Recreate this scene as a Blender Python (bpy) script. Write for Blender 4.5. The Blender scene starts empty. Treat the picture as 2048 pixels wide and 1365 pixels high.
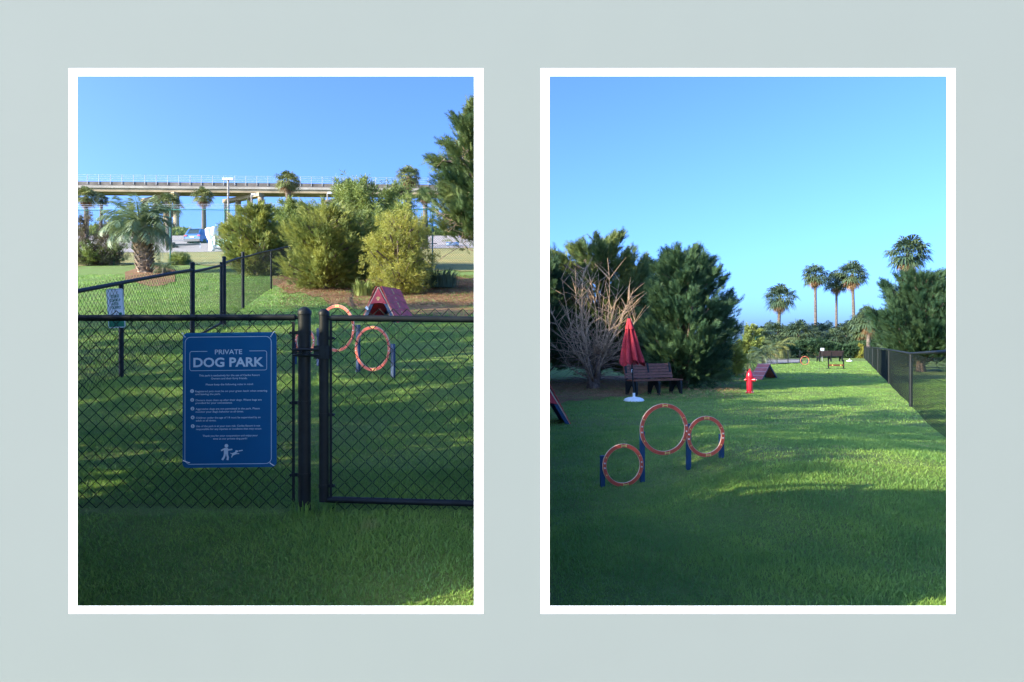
import bpy, math, random
import numpy as np
from mathutils import Vector, Matrix

# ------------------------------------------------------------------ camera, sky, sun, exposure
F = 1300.0                      # focal length in photograph pixels (2048 wide)
EYE = 1.42
scene = bpy.context.scene
cam_d = bpy.data.cameras.new('camera')
cam_d.sensor_width = 36.0
cam_d.lens = F / 2048.0 * 36.0
cam_d.shift_y = 5.5 / 2048.0
cam_d.clip_start = 0.05
cam_d.clip_end = 6000
cam = bpy.data.objects.new('camera', cam_d)
scene.collection.objects.link(cam)
cam.location = (0, 0, EYE)
cam.rotation_euler = (math.radians(90), 0, 0)
scene.camera = cam

SUN_EL, SUN_BACK = math.radians(22), math.radians(24)   # low sun, from the left and a little behind the camera
SUN = Vector((-math.cos(SUN_EL) * math.cos(SUN_BACK), -math.cos(SUN_EL) * math.sin(SUN_BACK), math.sin(SUN_EL)))
world = bpy.data.worlds.new('World')
scene.world = world
world.use_nodes = True
nt = world.node_tree
bg = nt.nodes['Background']
sky = nt.nodes.new('ShaderNodeTexSky')
sky.sky_type = 'NISHITA'
sky.sun_disc = False
sky.sun_elevation = SUN_EL
sky.sun_rotation = math.atan2(SUN.x, SUN.y)
sky.altitude = 0
sky.air_density = 0.45
sky.dust_density = 2.9
sky.ozone_density = 9.0
nt.links.new(sky.outputs[0], bg.inputs[0])
bg.inputs[1].default_value = 0.15
sun_d = bpy.data.lights.new('sun', 'SUN')
sun_d.energy = 2.5
sun_d.angle = math.radians(0.5)
sun_d.color = (1.0, 0.84, 0.56)
sun = bpy.data.objects.new('sun', sun_d)
scene.collection.objects.link(sun)
sun.rotation_euler = (-SUN).to_track_quat('-Z', 'Y').to_euler()
scene.view_settings.view_transform = 'Standard'
scene.view_settings.look = 'None'
scene.view_settings.gamma = 1
scene.view_settings.exposure = 2.24
scene.view_settings.use_curve_mapping = False

C = scene.collection
R = math.radians
rng = np.random.default_rng(7)
random.seed(7)


# ------------------------------------------------------------------ terrain
def sstep(a, b, x):
    t = np.clip((x - a) / (b - a), 0, 1)
    return t * t * (3 - 2 * t)


HL, SL = 1.825, (688 - 455) / F           # the bank seen through the left opening rises at about ten degrees


def gh(X, Y):
    X = np.asarray(X, float); Y = np.asarray(Y, float)
    yl = np.minimum(Y, 150.0)
    left = np.maximum(0, EYE - HL + SL * yl)
    left = left - np.maximum(0, Y - 158) * 0.28
    left = np.maximum(left, 0)
    Yp = np.maximum(Y, 2.6)
    m = sstep(20, 30, Y)                      # held by a retaining wall near by, an open slope farther off
    lo = -(0.12 * (1 - m) + 0.05 * Yp * m)
    hi = 0.12 * (1 - m) + (0.05 + 0.07 * sstep(24, 42, Y)) * Yp * m
    q_ = np.clip((X - lo) / (hi - lo), 0, 1)
    k = q_ * q_ * (3 - 2 * q_)
    mound = 0.33 * np.exp(-(((X - 2.6) / np.where(X < 2.6, 0.95, 3.4)) ** 2 + ((Y - 6.8) / np.where(Y < 6.8, 1.7, 3.2)) ** 2))
    wav = 0.02 * np.sin(X * 1.3 + 0.7 * Y) * np.sin(Y * 0.9 - 0.4 * X) * sstep(5, 14, Y) * (1 - sstep(30, 60, Y))
    return left * (1 - k) + (mound) * k + wav


def g1(X, Y):
    return float(gh(X, Y))


def px(x, Y):                  # photograph column at a depth -> X
    return (x - 1024) / F * Y


def pz(y, Y):                  # photograph row at a depth -> Z
    return EYE - (y - 688) / F * Y


def YL(y):                     # depth at which the left bank shows at row y
    return HL * F / (y - 455.0)


def YR(y):                     # depth at which the right lawn shows at row y
    return EYE * F / (y - 688.0)


# ------------------------------------------------------------------ materials
def nodes_of(name):
    m = bpy.data.materials.new(name)
    m.use_nodes = True
    return m, m.node_tree, m.node_tree.nodes['Principled BSDF']


def pm(name, col, rough=0.6, var=0.15, scale=6.0, bump=0.0, bscale=60.0, metallic=0.0, transl=0.0, col2=None, spec=0.5, coat=0.0):
    m, t, b = nodes_of(name)
    L = t.links
    tc = t.nodes.new('ShaderNodeTexCoord')
    nz = t.nodes.new('ShaderNodeTexNoise')
    nz.inputs['Scale'].default_value = scale
    nz.inputs['Detail'].default_value = 5
    L.new(tc.outputs['Object'], nz.inputs['Vector'])
    ramp = t.nodes.new('ShaderNodeValToRGB')
    c = np.array(col)
    a = np.array(col2) if col2 is not None else c * (1 - var)
    z = c if col2 is not None else np.minimum(c * (1 + var), 1)
    ramp.color_ramp.elements[0].position = 0.36
    ramp.color_ramp.elements[1].position = 0.66
    ramp.color_ramp.elements[0].color = (*a, 1)
    ramp.color_ramp.elements[1].color = (*z, 1)
    L.new(nz.outputs['Fac'], ramp.inputs['Fac'])
    L.new(ramp.outputs['Color'], b.inputs['Base Color'])
    b.inputs['Roughness'].default_value = rough
    b.inputs['Metallic'].default_value = metallic
    b.inputs['Specular IOR Level'].default_value = spec
    b.inputs['Coat Weight'].default_value = coat
    if bump:
        n2 = t.nodes.new('ShaderNodeTexNoise')
        n2.inputs['Scale'].default_value = bscale
        n2.inputs['Detail'].default_value = 4
        L.new(tc.outputs['Object'], n2.inputs['Vector'])
        bp = t.nodes.new('ShaderNodeBump')
        bp.inputs['Strength'].default_value = bump
        bp.inputs['Distance'].default_value = 0.02
        L.new(n2.outputs['Fac'], bp.inputs['Height'])
        L.new(bp.outputs['Normal'], b.inputs['Normal'])
    if transl:
        tr = t.nodes.new('ShaderNodeBsdfTranslucent')
        mx = t.nodes.new('ShaderNodeMixShader')
        mx.inputs[0].default_value = transl
        out = t.nodes['Material Output']
        L.new(ramp.outputs['Color'], tr.inputs['Color'])
        L.new(b.outputs[0], mx.inputs[1])
        L.new(tr.outputs[0], mx.inputs[2])
        L.new(mx.outputs[0], out.inputs['Surface'])
    return m


def three(name, cols, scales, rough=0.9, bump=0.4, bscale=40, bdist=0.03):
    """ground-like stuff: three colours mixed by a large and a small noise, with fine relief"""
    m, t, b = nodes_of(name)
    L = t.links
    tc = t.nodes.new('ShaderNodeTexCoord')

    def noise(s, d=6):
        n = t.nodes.new('ShaderNodeTexNoise')
        n.inputs['Scale'].default_value = s
        n.inputs['Detail'].default_value = d
        n.inputs['Roughness'].default_value = 0.65
        L.new(tc.outputs['Object'], n.inputs['Vector'])
        r = t.nodes.new('ShaderNodeMapRange')
        r.inputs['From Min'].default_value = 0.35
        r.inputs['From Max'].default_value = 0.65
        L.new(n.outputs['Fac'], r.inputs['Value'])
        return n, r
    n1, r1 = noise(scales[0])
    n2, r2 = noise(scales[1])
    a = t.nodes.new('ShaderNodeMix'); a.data_type = 'RGBA'
    a.inputs[6].default_value = (*cols[0], 1); a.inputs[7].default_value = (*cols[1], 1)
    L.new(r2.outputs[0], a.inputs[0])
    c = t.nodes.new('ShaderNodeMix'); c.data_type = 'RGBA'
    L.new(a.outputs[2], c.inputs[6]); c.inputs[7].default_value = (*cols[2], 1)
    ml = t.nodes.new('ShaderNodeMath'); ml.operation = 'MULTIPLY'; ml.inputs[1].default_value = 0.7
    L.new(r1.outputs[0], ml.inputs[0])
    L.new(ml.outputs[0], c.inputs[0])
    L.new(c.outputs[2], b.inputs['Base Color'])
    b.inputs['Roughness'].default_value = rough
    b.inputs['Specular IOR Level'].default_value = 0.2
    n3, _ = noise(bscale, 4)
    bp = t.nodes.new('ShaderNodeBump')
    bp.inputs['Strength'].default_value = bump
    bp.inputs['Distance'].default_value = bdist
    L.new(n3.outputs['Fac'], bp.inputs['Height'])
    L.new(bp.outputs['Normal'], b.inputs['Normal'])
    return m


M = {}
M['wall'] = pm('wall_paint', (0.229, 0.250, 0.224), 0.9, 0.006, 3, 0.02, 300, spec=0.1)
M['frame'] = pm('frame_paint', (0.93, 0.935, 0.93), 0.8, 0.004, 5, spec=0.1)
M['lawn'] = three('lawn', [(0.12, 0.21, 0.05), (0.17, 0.27, 0.06), (0.15, 0.175, 0.06)], (0.5, 9), bump=0.9, bscale=60, bdist=0.04)
M['blade'] = pm('grass_blade', (0.26, 0.42, 0.085), 0.55, scale=1.6, transl=0.38, col2=(0.15, 0.30, 0.07), spec=0.35)
_e = [n for n in M['blade'].node_tree.nodes if n.type == 'VALTORGB'][0].color_ramp.elements.new(0.74)
_e.color = (0.42, 0.41, 0.16, 1)
M['straw'] = three('pine_straw', [(0.24, 0.13, 0.06), (0.34, 0.20, 0.10), (0.15, 0.095, 0.05)], (1.2, 25), bump=1.0, bscale=90, bdist=0.03)
M['dry'] = three('dry_grass', [(0.36, 0.28, 0.10), (0.26, 0.25, 0.08), (0.17, 0.20, 0.07)], (0.4, 4), bump=0.6, bscale=20)
M['lot'] = three('pale_pavement', [(0.33, 0.29, 0.25), (0.38, 0.35, 0.31), (0.27, 0.245, 0.22)], (0.2, 2), bump=0.1, bscale=20)
M['gravel'] = three('gravel', [(0.22, 0.22, 0.21), (0.33, 0.32, 0.31), (0.15, 0.16, 0.15)], (1.5, 20), bump=0.8, bscale=60)
M['black'] = pm('black_coated_steel', (0.010, 0.015, 0.017), 0.5, 0.25, 10, 0.06, 150, spec=0.25)
M['wire'] = pm('black_coated_wire', (0.010, 0.017, 0.016), 0.7, 0.3, 20, spec=0.15)
M['gwire'] = pm('green_coated_wire', (0.03, 0.16, 0.11), 0.5, 0.2, 20)
M['gpost'] = pm('green_coated_steel', (0.025, 0.15, 0.11), 0.45, 0.2, 8)
M['signblue'] = pm('blue_sign_board', (0.003, 0.095, 0.25), 0.28, 0.05, 3, 0.02, 40, coat=0.3)
M['print'] = pm('white_print', (0.50, 0.63, 0.74), 0.5, 0.05, 8)
M['signwhite'] = pm('white_sign_board', (0.70, 0.76, 0.84), 0.4, 0.04, 6)
M['signgreen'] = pm('green_print', (0.0, 0.16, 0.09), 0.5, 0.06, 8)
M['tie'] = pm('white_plastic_tie', (0.75, 0.78, 0.80), 0.4, 0.05, 30)
M['hoop'] = pm('red_hoop_board', (0.60, 0.085, 0.045), 0.42, 0.18, 9, 0.05, 120)
M['cream'] = pm('cream_board_edge', (0.60, 0.40, 0.27), 0.5, 0.12, 20)
M['bluepost'] = pm('blue_post', (0.010, 0.048, 0.12), 0.45, 0.18, 8, 0.05, 100)
M['yellow'] = pm('yellow_mark', (0.80, 0.52, 0.14), 0.5, 0.08, 20)
M['bolt'] = pm('pale_bolt', (0.65, 0.55, 0.5), 0.35, 0.1, 30)
M['plum'] = pm('plum_plank', (0.64, 0.065, 0.055), 0.5, 0.18, 7, 0.08, 100)
M['redpanel'] = pm('red_panel', (0.55, 0.03, 0.05), 0.45, 0.1, 7)
M['hydrant'] = pm('red_hydrant_paint', (0.52, 0.012, 0.03), 0.3, 0.14, 12, 0.05, 60, coat=0.2)
M['umbrella'] = pm('red_umbrella_cloth', (0.36, 0.02, 0.03), 0.85, 0.12, 14, 0.15, 220)
M['white'] = pm('white_plastic', (0.78, 0.84, 0.86), 0.4, 0.05, 10)
M['slat'] = pm('brown_slat', (0.16, 0.055, 0.028), 0.5, 0.25, 14, 0.1, 90)
M['darkslat'] = pm('dark_brown_slat', (0.055, 0.032, 0.032), 0.5, 0.25, 14)
M['bark'] = pm('grey_brown_bark', (0.17, 0.125, 0.095), 0.9, 0.4, 14, 0.8, 40)
M['palebark'] = pm('pale_bare_branch', (0.38, 0.27, 0.175), 0.85, 0.35, 10, 0.5, 60)
M['conifer'] = pm('conifer_spray', (0.070, 0.13, 0.05), 0.6, scale=1.1, transl=0.2, col2=(0.028, 0.072, 0.036), spec=0.25)
M['conifer2'] = pm('conifer_spray_olive', (0.15, 0.19, 0.05), 0.6, scale=1.4, transl=0.25, col2=(0.06, 0.115, 0.04), spec=0.25)
M['juniper'] = pm('juniper_spray', (0.32, 0.33, 0.07), 0.6, scale=1.6, transl=0.35, col2=(0.16, 0.21, 0.055), spec=0.25)
M['leafy'] = pm('yellow_green_leaf', (0.42, 0.40, 0.07), 0.5, scale=1.8, transl=0.4, col2=(0.25, 0.28, 0.06), spec=0.35)
M['leafgreen'] = pm('fresh_green_leaf', (0.28, 0.33, 0.08), 0.5, scale=1.2, transl=0.35, col2=(0.15, 0.21, 0.06), spec=0.3)
M['reed'] = pm('grey_green_blade', (0.13, 0.18, 0.10), 0.6, scale=3, transl=0.25, col2=(0.06, 0.11, 0.06))
M['thicket'] = pm('dry_twig_leaf', (0.16, 0.16, 0.075), 0.8, scale=2, transl=0.25, col2=(0.12, 0.09, 0.06))
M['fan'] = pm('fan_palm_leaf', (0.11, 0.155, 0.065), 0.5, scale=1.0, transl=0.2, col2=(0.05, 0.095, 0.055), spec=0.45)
M['fanlit'] = pm('sunlit_fan_palm_leaf', (0.24, 0.25, 0.07), 0.5, scale=1.0, transl=0.25, col2=(0.10, 0.15, 0.06), spec=0.4)  # fan palm leaf with sunlight put into its colour
M['deadfan'] = pm('dead_palm_leaf', (0.36, 0.22, 0.10), 0.8, scale=2, transl=0.2, col2=(0.20, 0.12, 0.06))
M['pindo'] = pm('blue_green_palm_leaf', (0.24, 0.29, 0.13), 0.5, scale=2.0, transl=0.2, col2=(0.12, 0.19, 0.10), spec=0.4)
M['palmtrunk'] = pm('palm_trunk', (0.125, 0.098, 0.075), 0.9, 0.4, 7, 0.9, 25)
M['concrete'] = pm('pale_concrete', (0.30, 0.235, 0.145), 0.85, 0.25, 0.25, 0.1, 3)
M['concrete2'] = pm('grey_concrete', (0.12, 0.105, 0.09), 0.85, 0.3, 0.5)
M['concrete3'] = pm('light_concrete', (0.30, 0.28, 0.235), 0.85, 0.18, 0.3)
M['galv'] = pm('galvanised_steel', (0.55, 0.58, 0.60), 0.4, 0.1, 5, metallic=0.3)
M['railgrey'] = pm('weathered_rail', (0.33, 0.36, 0.38), 0.6, 0.1, 2)
M['coniferdark'] = pm('dark_conifer_spray', (0.055, 0.10, 0.04), 0.6, scale=1.1, transl=0.18, col2=(0.022, 0.058, 0.028), spec=0.2)
M['carblue'] = pm('blue_car_paint', (0.008, 0.10, 0.36), 0.25, 0.05, 3, coat=0.8)
M['glass'] = pm('dark_car_glass', (0.02, 0.035, 0.045), 0.1, 0.1, 2)
M['tyre'] = pm('tyre_rubber', (0.02, 0.02, 0.02), 0.85, 0.2, 20)
M['plastic'] = pm('dark_bumper', (0.06, 0.06, 0.07), 0.6, 0.1, 5)
M['lamp'] = pm('red_lamp_lens', (0.45, 0.02, 0.02), 0.2, 0.1, 5)
M['mint'] = pm('mint_hull', (0.28, 0.62, 0.50), 0.3, 0.06, 2, coat=0.5)
M['kayak'] = pm('blue_tarp', (0.02, 0.24, 0.48), 0.5, 0.15, 3)
M['purple'] = pm('faded_purple_cover', (0.22, 0.20, 0.30), 0.7, 0.15, 4)
M['hill'] = pm('far_scrub', (0.10, 0.13, 0.05), 0.9, scale=0.2, col2=(0.05, 0.08, 0.035))


# ------------------------------------------------------------------ mesh helpers
def link(name, me, mat, parent=None, loc=(0, 0, 0), smooth=False):
    o = bpy.data.objects.new(name, me)
    if mat is not None and not me.materials:
        me.materials.append(M[mat] if isinstance(mat, str) else mat)
    C.objects.link(o)
    o.parent = parent
    o.location = loc
    if smooth:
        me.polygons.foreach_set('use_smooth', [True] * len(me.polygons))
    return o


def mesh_np(name, V, T):
    V = np.asarray(V, np.float32); T = np.asarray(T, np.int32)
    me = bpy.data.meshes.new(name)
    n = T.shape[1]
    me.vertices.add(len(V)); me.vertices.foreach_set('co', V.ravel())
    me.loops.add(T.size); me.loops.foreach_set('vertex_index', T.ravel())
    me.polygons.add(len(T))
    me.polygons.foreach_set('loop_start', np.arange(0, T.size, n, dtype=np.int32))
    me.polygons.foreach_set('loop_total', np.full(len(T), n, np.int32))
    me.update(calc_edges=True)
    return me


class MB:
    def __init__(s):
        s.v = []; s.f = []

    def add(s, vs, fs):
        k = len(s.v)
        s.v += [tuple(v) for v in vs]
        s.f += [tuple(i + k for i in f) for f in fs]
        return s

    def box(s, c, size, rot=None):
        x, y, z = (d / 2 for d in size)
        vs = [Vector((a, b, d)) for a in (-x, x) for b in (-y, y) for d in (-z, z)]
        if rot is not None:
            vs = [rot @ v for v in vs]
        return s.add([v + Vector(c) for v in vs], [(0, 1, 3, 2), (4, 6, 7, 5), (0, 4, 5, 1), (2, 3, 7, 6), (0, 2, 6, 4), (1, 5, 7, 3)])

    def bar(s, a, b, w, h, up=(0, 0, 1)):
        a, b = Vector(a), Vector(b)
        d = b - a
        y = d.normalized()
        x = y.cross(Vector(up))
        if x.length < 1e-4:
            x = Vector((1, 0, 0))
        x.normalize()
        z = x.cross(y)
        return s.box((a + b) / 2, (w, d.length, h), Matrix((x, y, z)).transposed())

    def tube(s, pts, r, n=8, caps=True):
        pts = [Vector(p) for p in pts]
        rs = r if isinstance(r, (list, tuple, np.ndarray)) else [r] * len(pts)
        vs, fs = [], []
        t0 = (pts[1] - pts[0]).normalized()
        ref = Vector((0, 0, 1)) if abs(t0.z) < 0.9 else Vector((1, 0, 0))
        u = t0.cross(ref).normalized()
        for i, p in enumerate(pts):
            a = pts[min(i + 1, len(pts) - 1)] - pts[max(i - 1, 0)]
            t = a.normalized()
            u = (u - t * u.dot(t)).normalized()
            w = t.cross(u)
            for k in range(n):
                an = 2 * math.pi * k / n
                vs.append(p + (u * math.cos(an) + w * math.sin(an)) * rs[i])
        for i in range(len(pts) - 1):
            for k in range(n):
                fs.append((i * n + k, i * n + (k + 1) % n, (i + 1) * n + (k + 1) % n, (i + 1) * n + k))
        if caps:
            fs.append(tuple(range(n - 1, -1, -1)))
            fs.append(tuple(range((len(pts) - 1) * n, len(pts) * n)))
        return s.add(vs, fs)

    def lathe(s, prof, c=(0, 0, 0), n=16, axis=(0, 0, 1)):
        ax = Vector(axis).normalized()
        q = Vector((0, 0, 1)).rotation_difference(ax)
        vs, fs = [], []
        for r, z in prof:
            for k in range(n):
                an = 2 * math.pi * k / n
                vs.append(q @ Vector((r * math.cos(an), r * math.sin(an), z)) + Vector(c))
        m = len(prof)
        for i in range(m - 1):
            for k in range(n):
                fs.append((i * n + k, i * n + (k + 1) % n, (i + 1) * n + (k + 1) % n, (i + 1) * n + k))
        fs.append(tuple(range(n - 1, -1, -1)))
        fs.append(tuple(range((m - 1) * n, m * n)))
        return s.add(vs, fs)

    def prism(s, poly, o, ux, uy, depth):
        """polygon (2-D, counter-clockwise) in the plane o + ux, uy, given thickness along ux x uy"""
        o, ux, uy = Vector(o), Vector(ux), Vector(uy)
        nz = ux.cross(uy).normalized() * depth
        n = len(poly)
        vs = [o + ux * a + uy * b + nz for a, b in poly] + [o + ux * a + uy * b for a, b in poly]
        fs = [tuple(range(n)), tuple(range(2 * n - 1, n - 1, -1))]
        fs += [(i, i + n, (i + 1) % n + n, (i + 1) % n) for i in range(n)]
        return s.add(vs, fs)

    def mesh(s, name):
        me = bpy.data.meshes.new(name)
        me.from_pydata([tuple(v) for v in s.v], [], s.f)
        me.update()
        return me

    def build(s, name, mat, parent=None, loc=(0, 0, 0), smooth=False):
        return link(name, s.mesh(name), mat, parent, loc, smooth)


def smooth_by_angle(o, ang=40):
    me = o.data
    me.polygons.foreach_set('use_smooth', [True] * len(me.polygons))
    try:
        me.set_sharp_from_angle(angle=R(ang))
    except Exception:
        pass
    return o


def tag(o, label=None, cat=None, group=None, kind=None):
    if label: o['label'] = label
    if cat: o['category'] = cat
    if group: o['group'] = group
    if kind: o['kind'] = kind
    return o


def thing(name, label, cat, loc=(0, 0, 0), rz=0.0, group=None):
    o = bpy.data.objects.new(name, None)
    o.empty_display_size = 0.2
    C.objects.link(o)
    o.location = loc
    o.rotation_euler = (0, 0, rz)
    return tag(o, label, cat, group)


def copy_tree(o, parent=None):
    c = o.copy()
    C.objects.link(c)
    c.parent = parent
    for ch in [x for x in bpy.data.objects if x.parent == o]:
        copy_tree(ch, c)
    return c


def rounded(w, h, r, n=5):
    pts = []
    for cx, cy, a0 in ((w / 2 - r, h / 2 - r, 0), (-w / 2 + r, h / 2 - r, 90), (-w / 2 + r, -h / 2 + r, 180), (w / 2 - r, -h / 2 + r, 270)):
        for k in range(n + 1):
            a = R(a0 + 90 * k / n)
            pts.append((cx + r * math.cos(a), cy + r * math.sin(a)))
    return pts


def disc(r, n=14, c=(0, 0)):
    return [(c[0] + r * math.cos(2 * math.pi * k / n), c[1] + r * math.sin(2 * math.pi * k / n)) for k in range(n)]


BONE = [(1, .5), (.72, .58), (.5, .2), (-.5, .2), (-.72, .58), (-1, .5), (-.88, 0), (-1, -.5), (-.72, -.58), (-.5, -.2), (.5, -.2), (.72, -.58), (1, -.5), (.88, 0)]


# ------------------------------------------------------------------ structure: ground sheets
def grid_mesh(name, XX, YY, ZZ):
    h, w = XX.shape
    V = np.stack([XX, YY, ZZ], -1).reshape(-1, 3)
    i = np.arange(h - 1)[:, None] * w + np.arange(w - 1)[None, :]
    T = np.stack([i, i + 1, i + w + 1, i + w], -1).reshape(-1, 4)
    return mesh_np(name, V, T)


ys = np.concatenate([np.linspace(-60, 2, 12), np.linspace(2.4, 12, 60), 12 * np.geomspace(1.03, 16, 90), np.geomspace(210, 4000, 25)])
us = np.concatenate([-np.geomspace(3.0, 0.14, 40), np.linspace(-0.13, 0.13, 50), np.geomspace(0.14, 3.0, 40)])
UU, YY = np.meshgrid(us, ys)
XX = UU * (np.maximum(YY, 0) + 3.0)
ground = link('ground', grid_mesh('ground', XX, YY, gh(XX, YY)), 'lawn', smooth=True)
tag(ground, kind='structure')


def sheet(name, mat, x0, x1, near, far, lift=0.012, nx=80, ny=24, right=False):
    """a ground sheet between two edges, given as photograph columns and depth along each column"""
    xs = np.linspace(x0, x1, nx)
    n = np.array([near(x) for x in xs]); f = np.array([far(x) for x in xs])
    k = np.linspace(0, 1, ny)[:, None] ** 1.3
    Y = n[None, :] * (1 - k) + f[None, :] * k
    X = (xs[None, :] - 1024) / F * Y
    Z = gh(X, Y) + lift * np.maximum(1, Y / 15)
    o = link(name, grid_mesh(name, X, Y, Z), mat, smooth=True)
    return tag(o, kind='structure')


def lin(pts, wob=0.0, seed=0):
    xs = [p[0] for p in pts]; ys_ = [p[1] for p in pts]
    def f(x):
        return float(np.interp(x, xs, ys_)) * (1 + wob * math.sin(x * .11 + seed) * math.sin(x * .037 + 2 * seed))
    return f


sheet('straw_bed', 'straw', 545, 962, lin([(545, YL(572)), (600, YL(590)), (690, YL(612)), (760, YL(640)), (962, YL(634))], .05, 1), lin([(545, 24.5), (962, 23.5)], .03, 2))
sheet('straw_bed', 'straw', 250, 350, lin([(250, YL(562)), (300, YL(575)), (350, YL(566))], .02, 1), lin([(250, YL(545)), (300, YL(530)), (350, YL(540))], .02, 2))
sheet('dry_verge', 'dry', 120, 985, lin([(120, YL(532)), (340, YL(530)), (985, YL(545))], .03, 3), lin([(120, YL(505)), (340, YL(506)), (985, YL(496))], .01, 1))
sheet('parking_lot', 'lot', 60, 1000, lin([(60, YL(506)), (340, YL(507)), (1000, YL(497))], .0, 1), lin([(60, 128), (1000, 128)]), lift=0.02)
sheet('straw_bed', 'straw', 1070, 1520, lin([(1070, 14.6), (1180, 16.3), (1245, 17.4), (1300, 19.5), (1370, 23), (1440, 27.5), (1520, 30)], .03, 2), lin([(1070, 24), (1300, 30), (1400, 36), (1520, 34)], .02, 1))
sheet('gravel_strip', 'gravel', 1530, 1602, lin([(1530, YR(730)), (1602, YR(727))]), lin([(1530, YR(719)), (1602, YR(720))]), lift=0.02)
sheet('straw_bed', 'straw', 1500, 1740, lin([(1500, YR(707)), (1740, YR(707))], .02, 1), lin([(1500, 140), (1740, 140)]), lift=0.03)

# ------------------------------------------------------------------ collage backdrop and white borders, built as a wall with two framed openings
WY, WT = 2.6, 0.12
def wx(x): return px(x, WY)
def wz(y): return pz(y, WY)
OUT = [(137, 967, 137, 1228), (1081, 1911, 137, 1228)]
INN = [(155, 948, 153, 1212), (1099, 1893, 153, 1212)]
wall = thing('wall', 'pale grey-green collage backdrop built as a wall with two white framed openings onto the lawns', 'wall', (0, WY, 0))
xl, xr, zt, zb = -6.6, 3.2, 2.95, -0.15  # left end extended out of view, added to shade the left lawn
b = MB()
xs_ = [xl, wx(OUT[0][0]), wx(OUT[0][1]), wx(OUT[1][0]), wx(OUT[1][1]), xr]
z0, z1 = wz(OUT[0][3]), wz(OUT[0][2])
SP = 0.15                       # splay of the reveals towards the garden side
def block(x0, x1, za, zc, sl=0, sr=0, sb=0, st=0):
    f = [(x0, 0, za), (x1, 0, za), (x1, 0, zc), (x0, 0, zc)]
    k = [(x0 + sl, WT, za + sb), (x1 - sr, WT, za + sb), (x1 - sr, WT, zc - st), (x0 + sl, WT, zc - st)]
    b.add(f + k, [(0, 1, 2, 3), (7, 6, 5, 4), (0, 4, 5, 1), (2, 6, 7, 3), (1, 5, 6, 2), (0, 3, 7, 4)])
SM = 0.06
block(xs_[0], xs_[1], z0, z1, 0, SP)
block(xs_[2], xs_[3], z0, z1, SM, SM)
block(xs_[4], xs_[5], z0, z1, SP, 0)
block(xl, xr, z1, zt, st=0, sb=SP)
block(xl, xr, zb, z0, sb=0, st=SP)
b.build('wall_body', 'wall', wall)
# added unseen wall behind the pier; holds the bank, tall near end blocks sun
prof_ = [(2.724, -.3), (21.5, -.3)] + [(float(y), max(0, EYE - HL + SL * float(y)) + .12) for y in np.linspace(21.5, 3.75, 12)] + [(3.75, 2.5), (2.724, 2.5)]
rw = MB().prism(prof_, (-.15, 0, 0), (0, 1, 0), (0, 0, 1), .30).build('retaining_shade_wall', 'concrete3', None)
tag(rw, kind='structure')
for (ox0, ox1, oy0, oy1), (ix0, ix1, iy0, iy1) in zip(OUT, INN):
    f = MB()
    o = [(wx(ox0), wz(oy1)), (wx(ox1), wz(oy1)), (wx(ox1), wz(oy0)), (wx(ox0), wz(oy0))]
    i = [(wx(ix0), wz(iy1)), (wx(ix1), wz(iy1)), (wx(ix1), wz(iy0)), (wx(ix0), wz(iy0))]
    D = 0.02
    vs = [(x, 0, z) for x, z in o] + [(x, 0, z) for x, z in i] + [(x, D, z) for x, z in o]
    # the inner edge is bevelled so that it widens towards the garden
    cx = (i[0][0] + i[1][0]) / 2
    vs += [(x + (-.018 if x < cx else .018), D, z + (-.018 if z < 1 else .018)) for x, z in i]
    fs = []
    for k in range(4):
        j = (k + 1) % 4
        fs += [(k, j, 4 + j, 4 + k), (8 + j, 8 + k, 12 + k, 12 + j), (4 + k, 4 + j, 12 + j, 12 + k)]
    f.add(vs, fs)
    f.build('opening_frame', 'frame', wall)

# ------------------------------------------------------------------ grass blades
FY_ = 4.2
def blades(name, side, bands, seed, label):
    r = np.random.default_rng(seed)
    Vs, Ts = [], []
    base = 0
    for (ya, yb, ua, ub, dens, hh, ww, seg) in bands:
        area = (ub - ua) * (yb ** 2 - ya ** 2) / 2
        n = int(area * dens)
        Y = np.sqrt(r.uniform(ya ** 2, yb ** 2, n)); U = r.uniform(ua, ub, n)
        X = U * Y
        patch = 0.75 + 0.35 * np.sin(X * 2.3 + 1.3 * np.sin(Y * 1.7)) * np.sin(Y * 2.9 + np.sin(X * 3.1)) + r.normal(0, .22, n)
        h = hh * np.clip(patch, .35, 1.7)
        if side == 'l':
            h *= np.where(np.abs(Y - FY_) < .07, .5, 1.0)
        Z = gh(X, Y) - 0.004
        a = r.uniform(0, 2 * np.pi, n)
        w = ww * r.uniform(.6, 1.3, n)
        lean = r.uniform(.25, 1.15, n)
        la = r.uniform(0, 2 * np.pi, n)
        dx, dy = np.cos(la) * lean * h, np.sin(la) * lean * h
        hz = h * np.sqrt(np.maximum(.12, 1 - (lean * .8) ** 2))
        ex, ey = np.cos(a) * w / 2, np.sin(a) * w / 2
        P = np.stack([X, Y, Z], -1)
        E = np.stack([ex, ey, 0 * ex], -1)
        mid = P + np.stack([dx * .35, dy * .35, hz * .62], -1)
        tip = P + np.stack([dx, dy, hz], -1)
        if seg == 2:
            V = np.stack([P - E, P + E, mid - E * .8, mid + E * .8, tip], 1)
            k = np.arange(n)[:, None] * 5 + base
            T = np.concatenate([k + np.array([[0, 1, 3]]), k + np.array([[0, 3, 2]]), k + np.array([[2, 3, 4]])], 0)
            base += 5 * n
        else:
            V = np.stack([P - E, P + E, tip], 1)
            k = np.arange(n)[:, None] * 3 + base
            T = k + np.array([[0, 1, 2]])
            base += 3 * n
        Vs.append(V.reshape(-1, 3)); Ts.append(T)
    me = mesh_np(name, np.concatenate(Vs), np.concatenate(Ts))
    o = link(name, me, 'blade', smooth=True)
    return tag(o, label, 'grass', kind='stuff')


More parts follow.
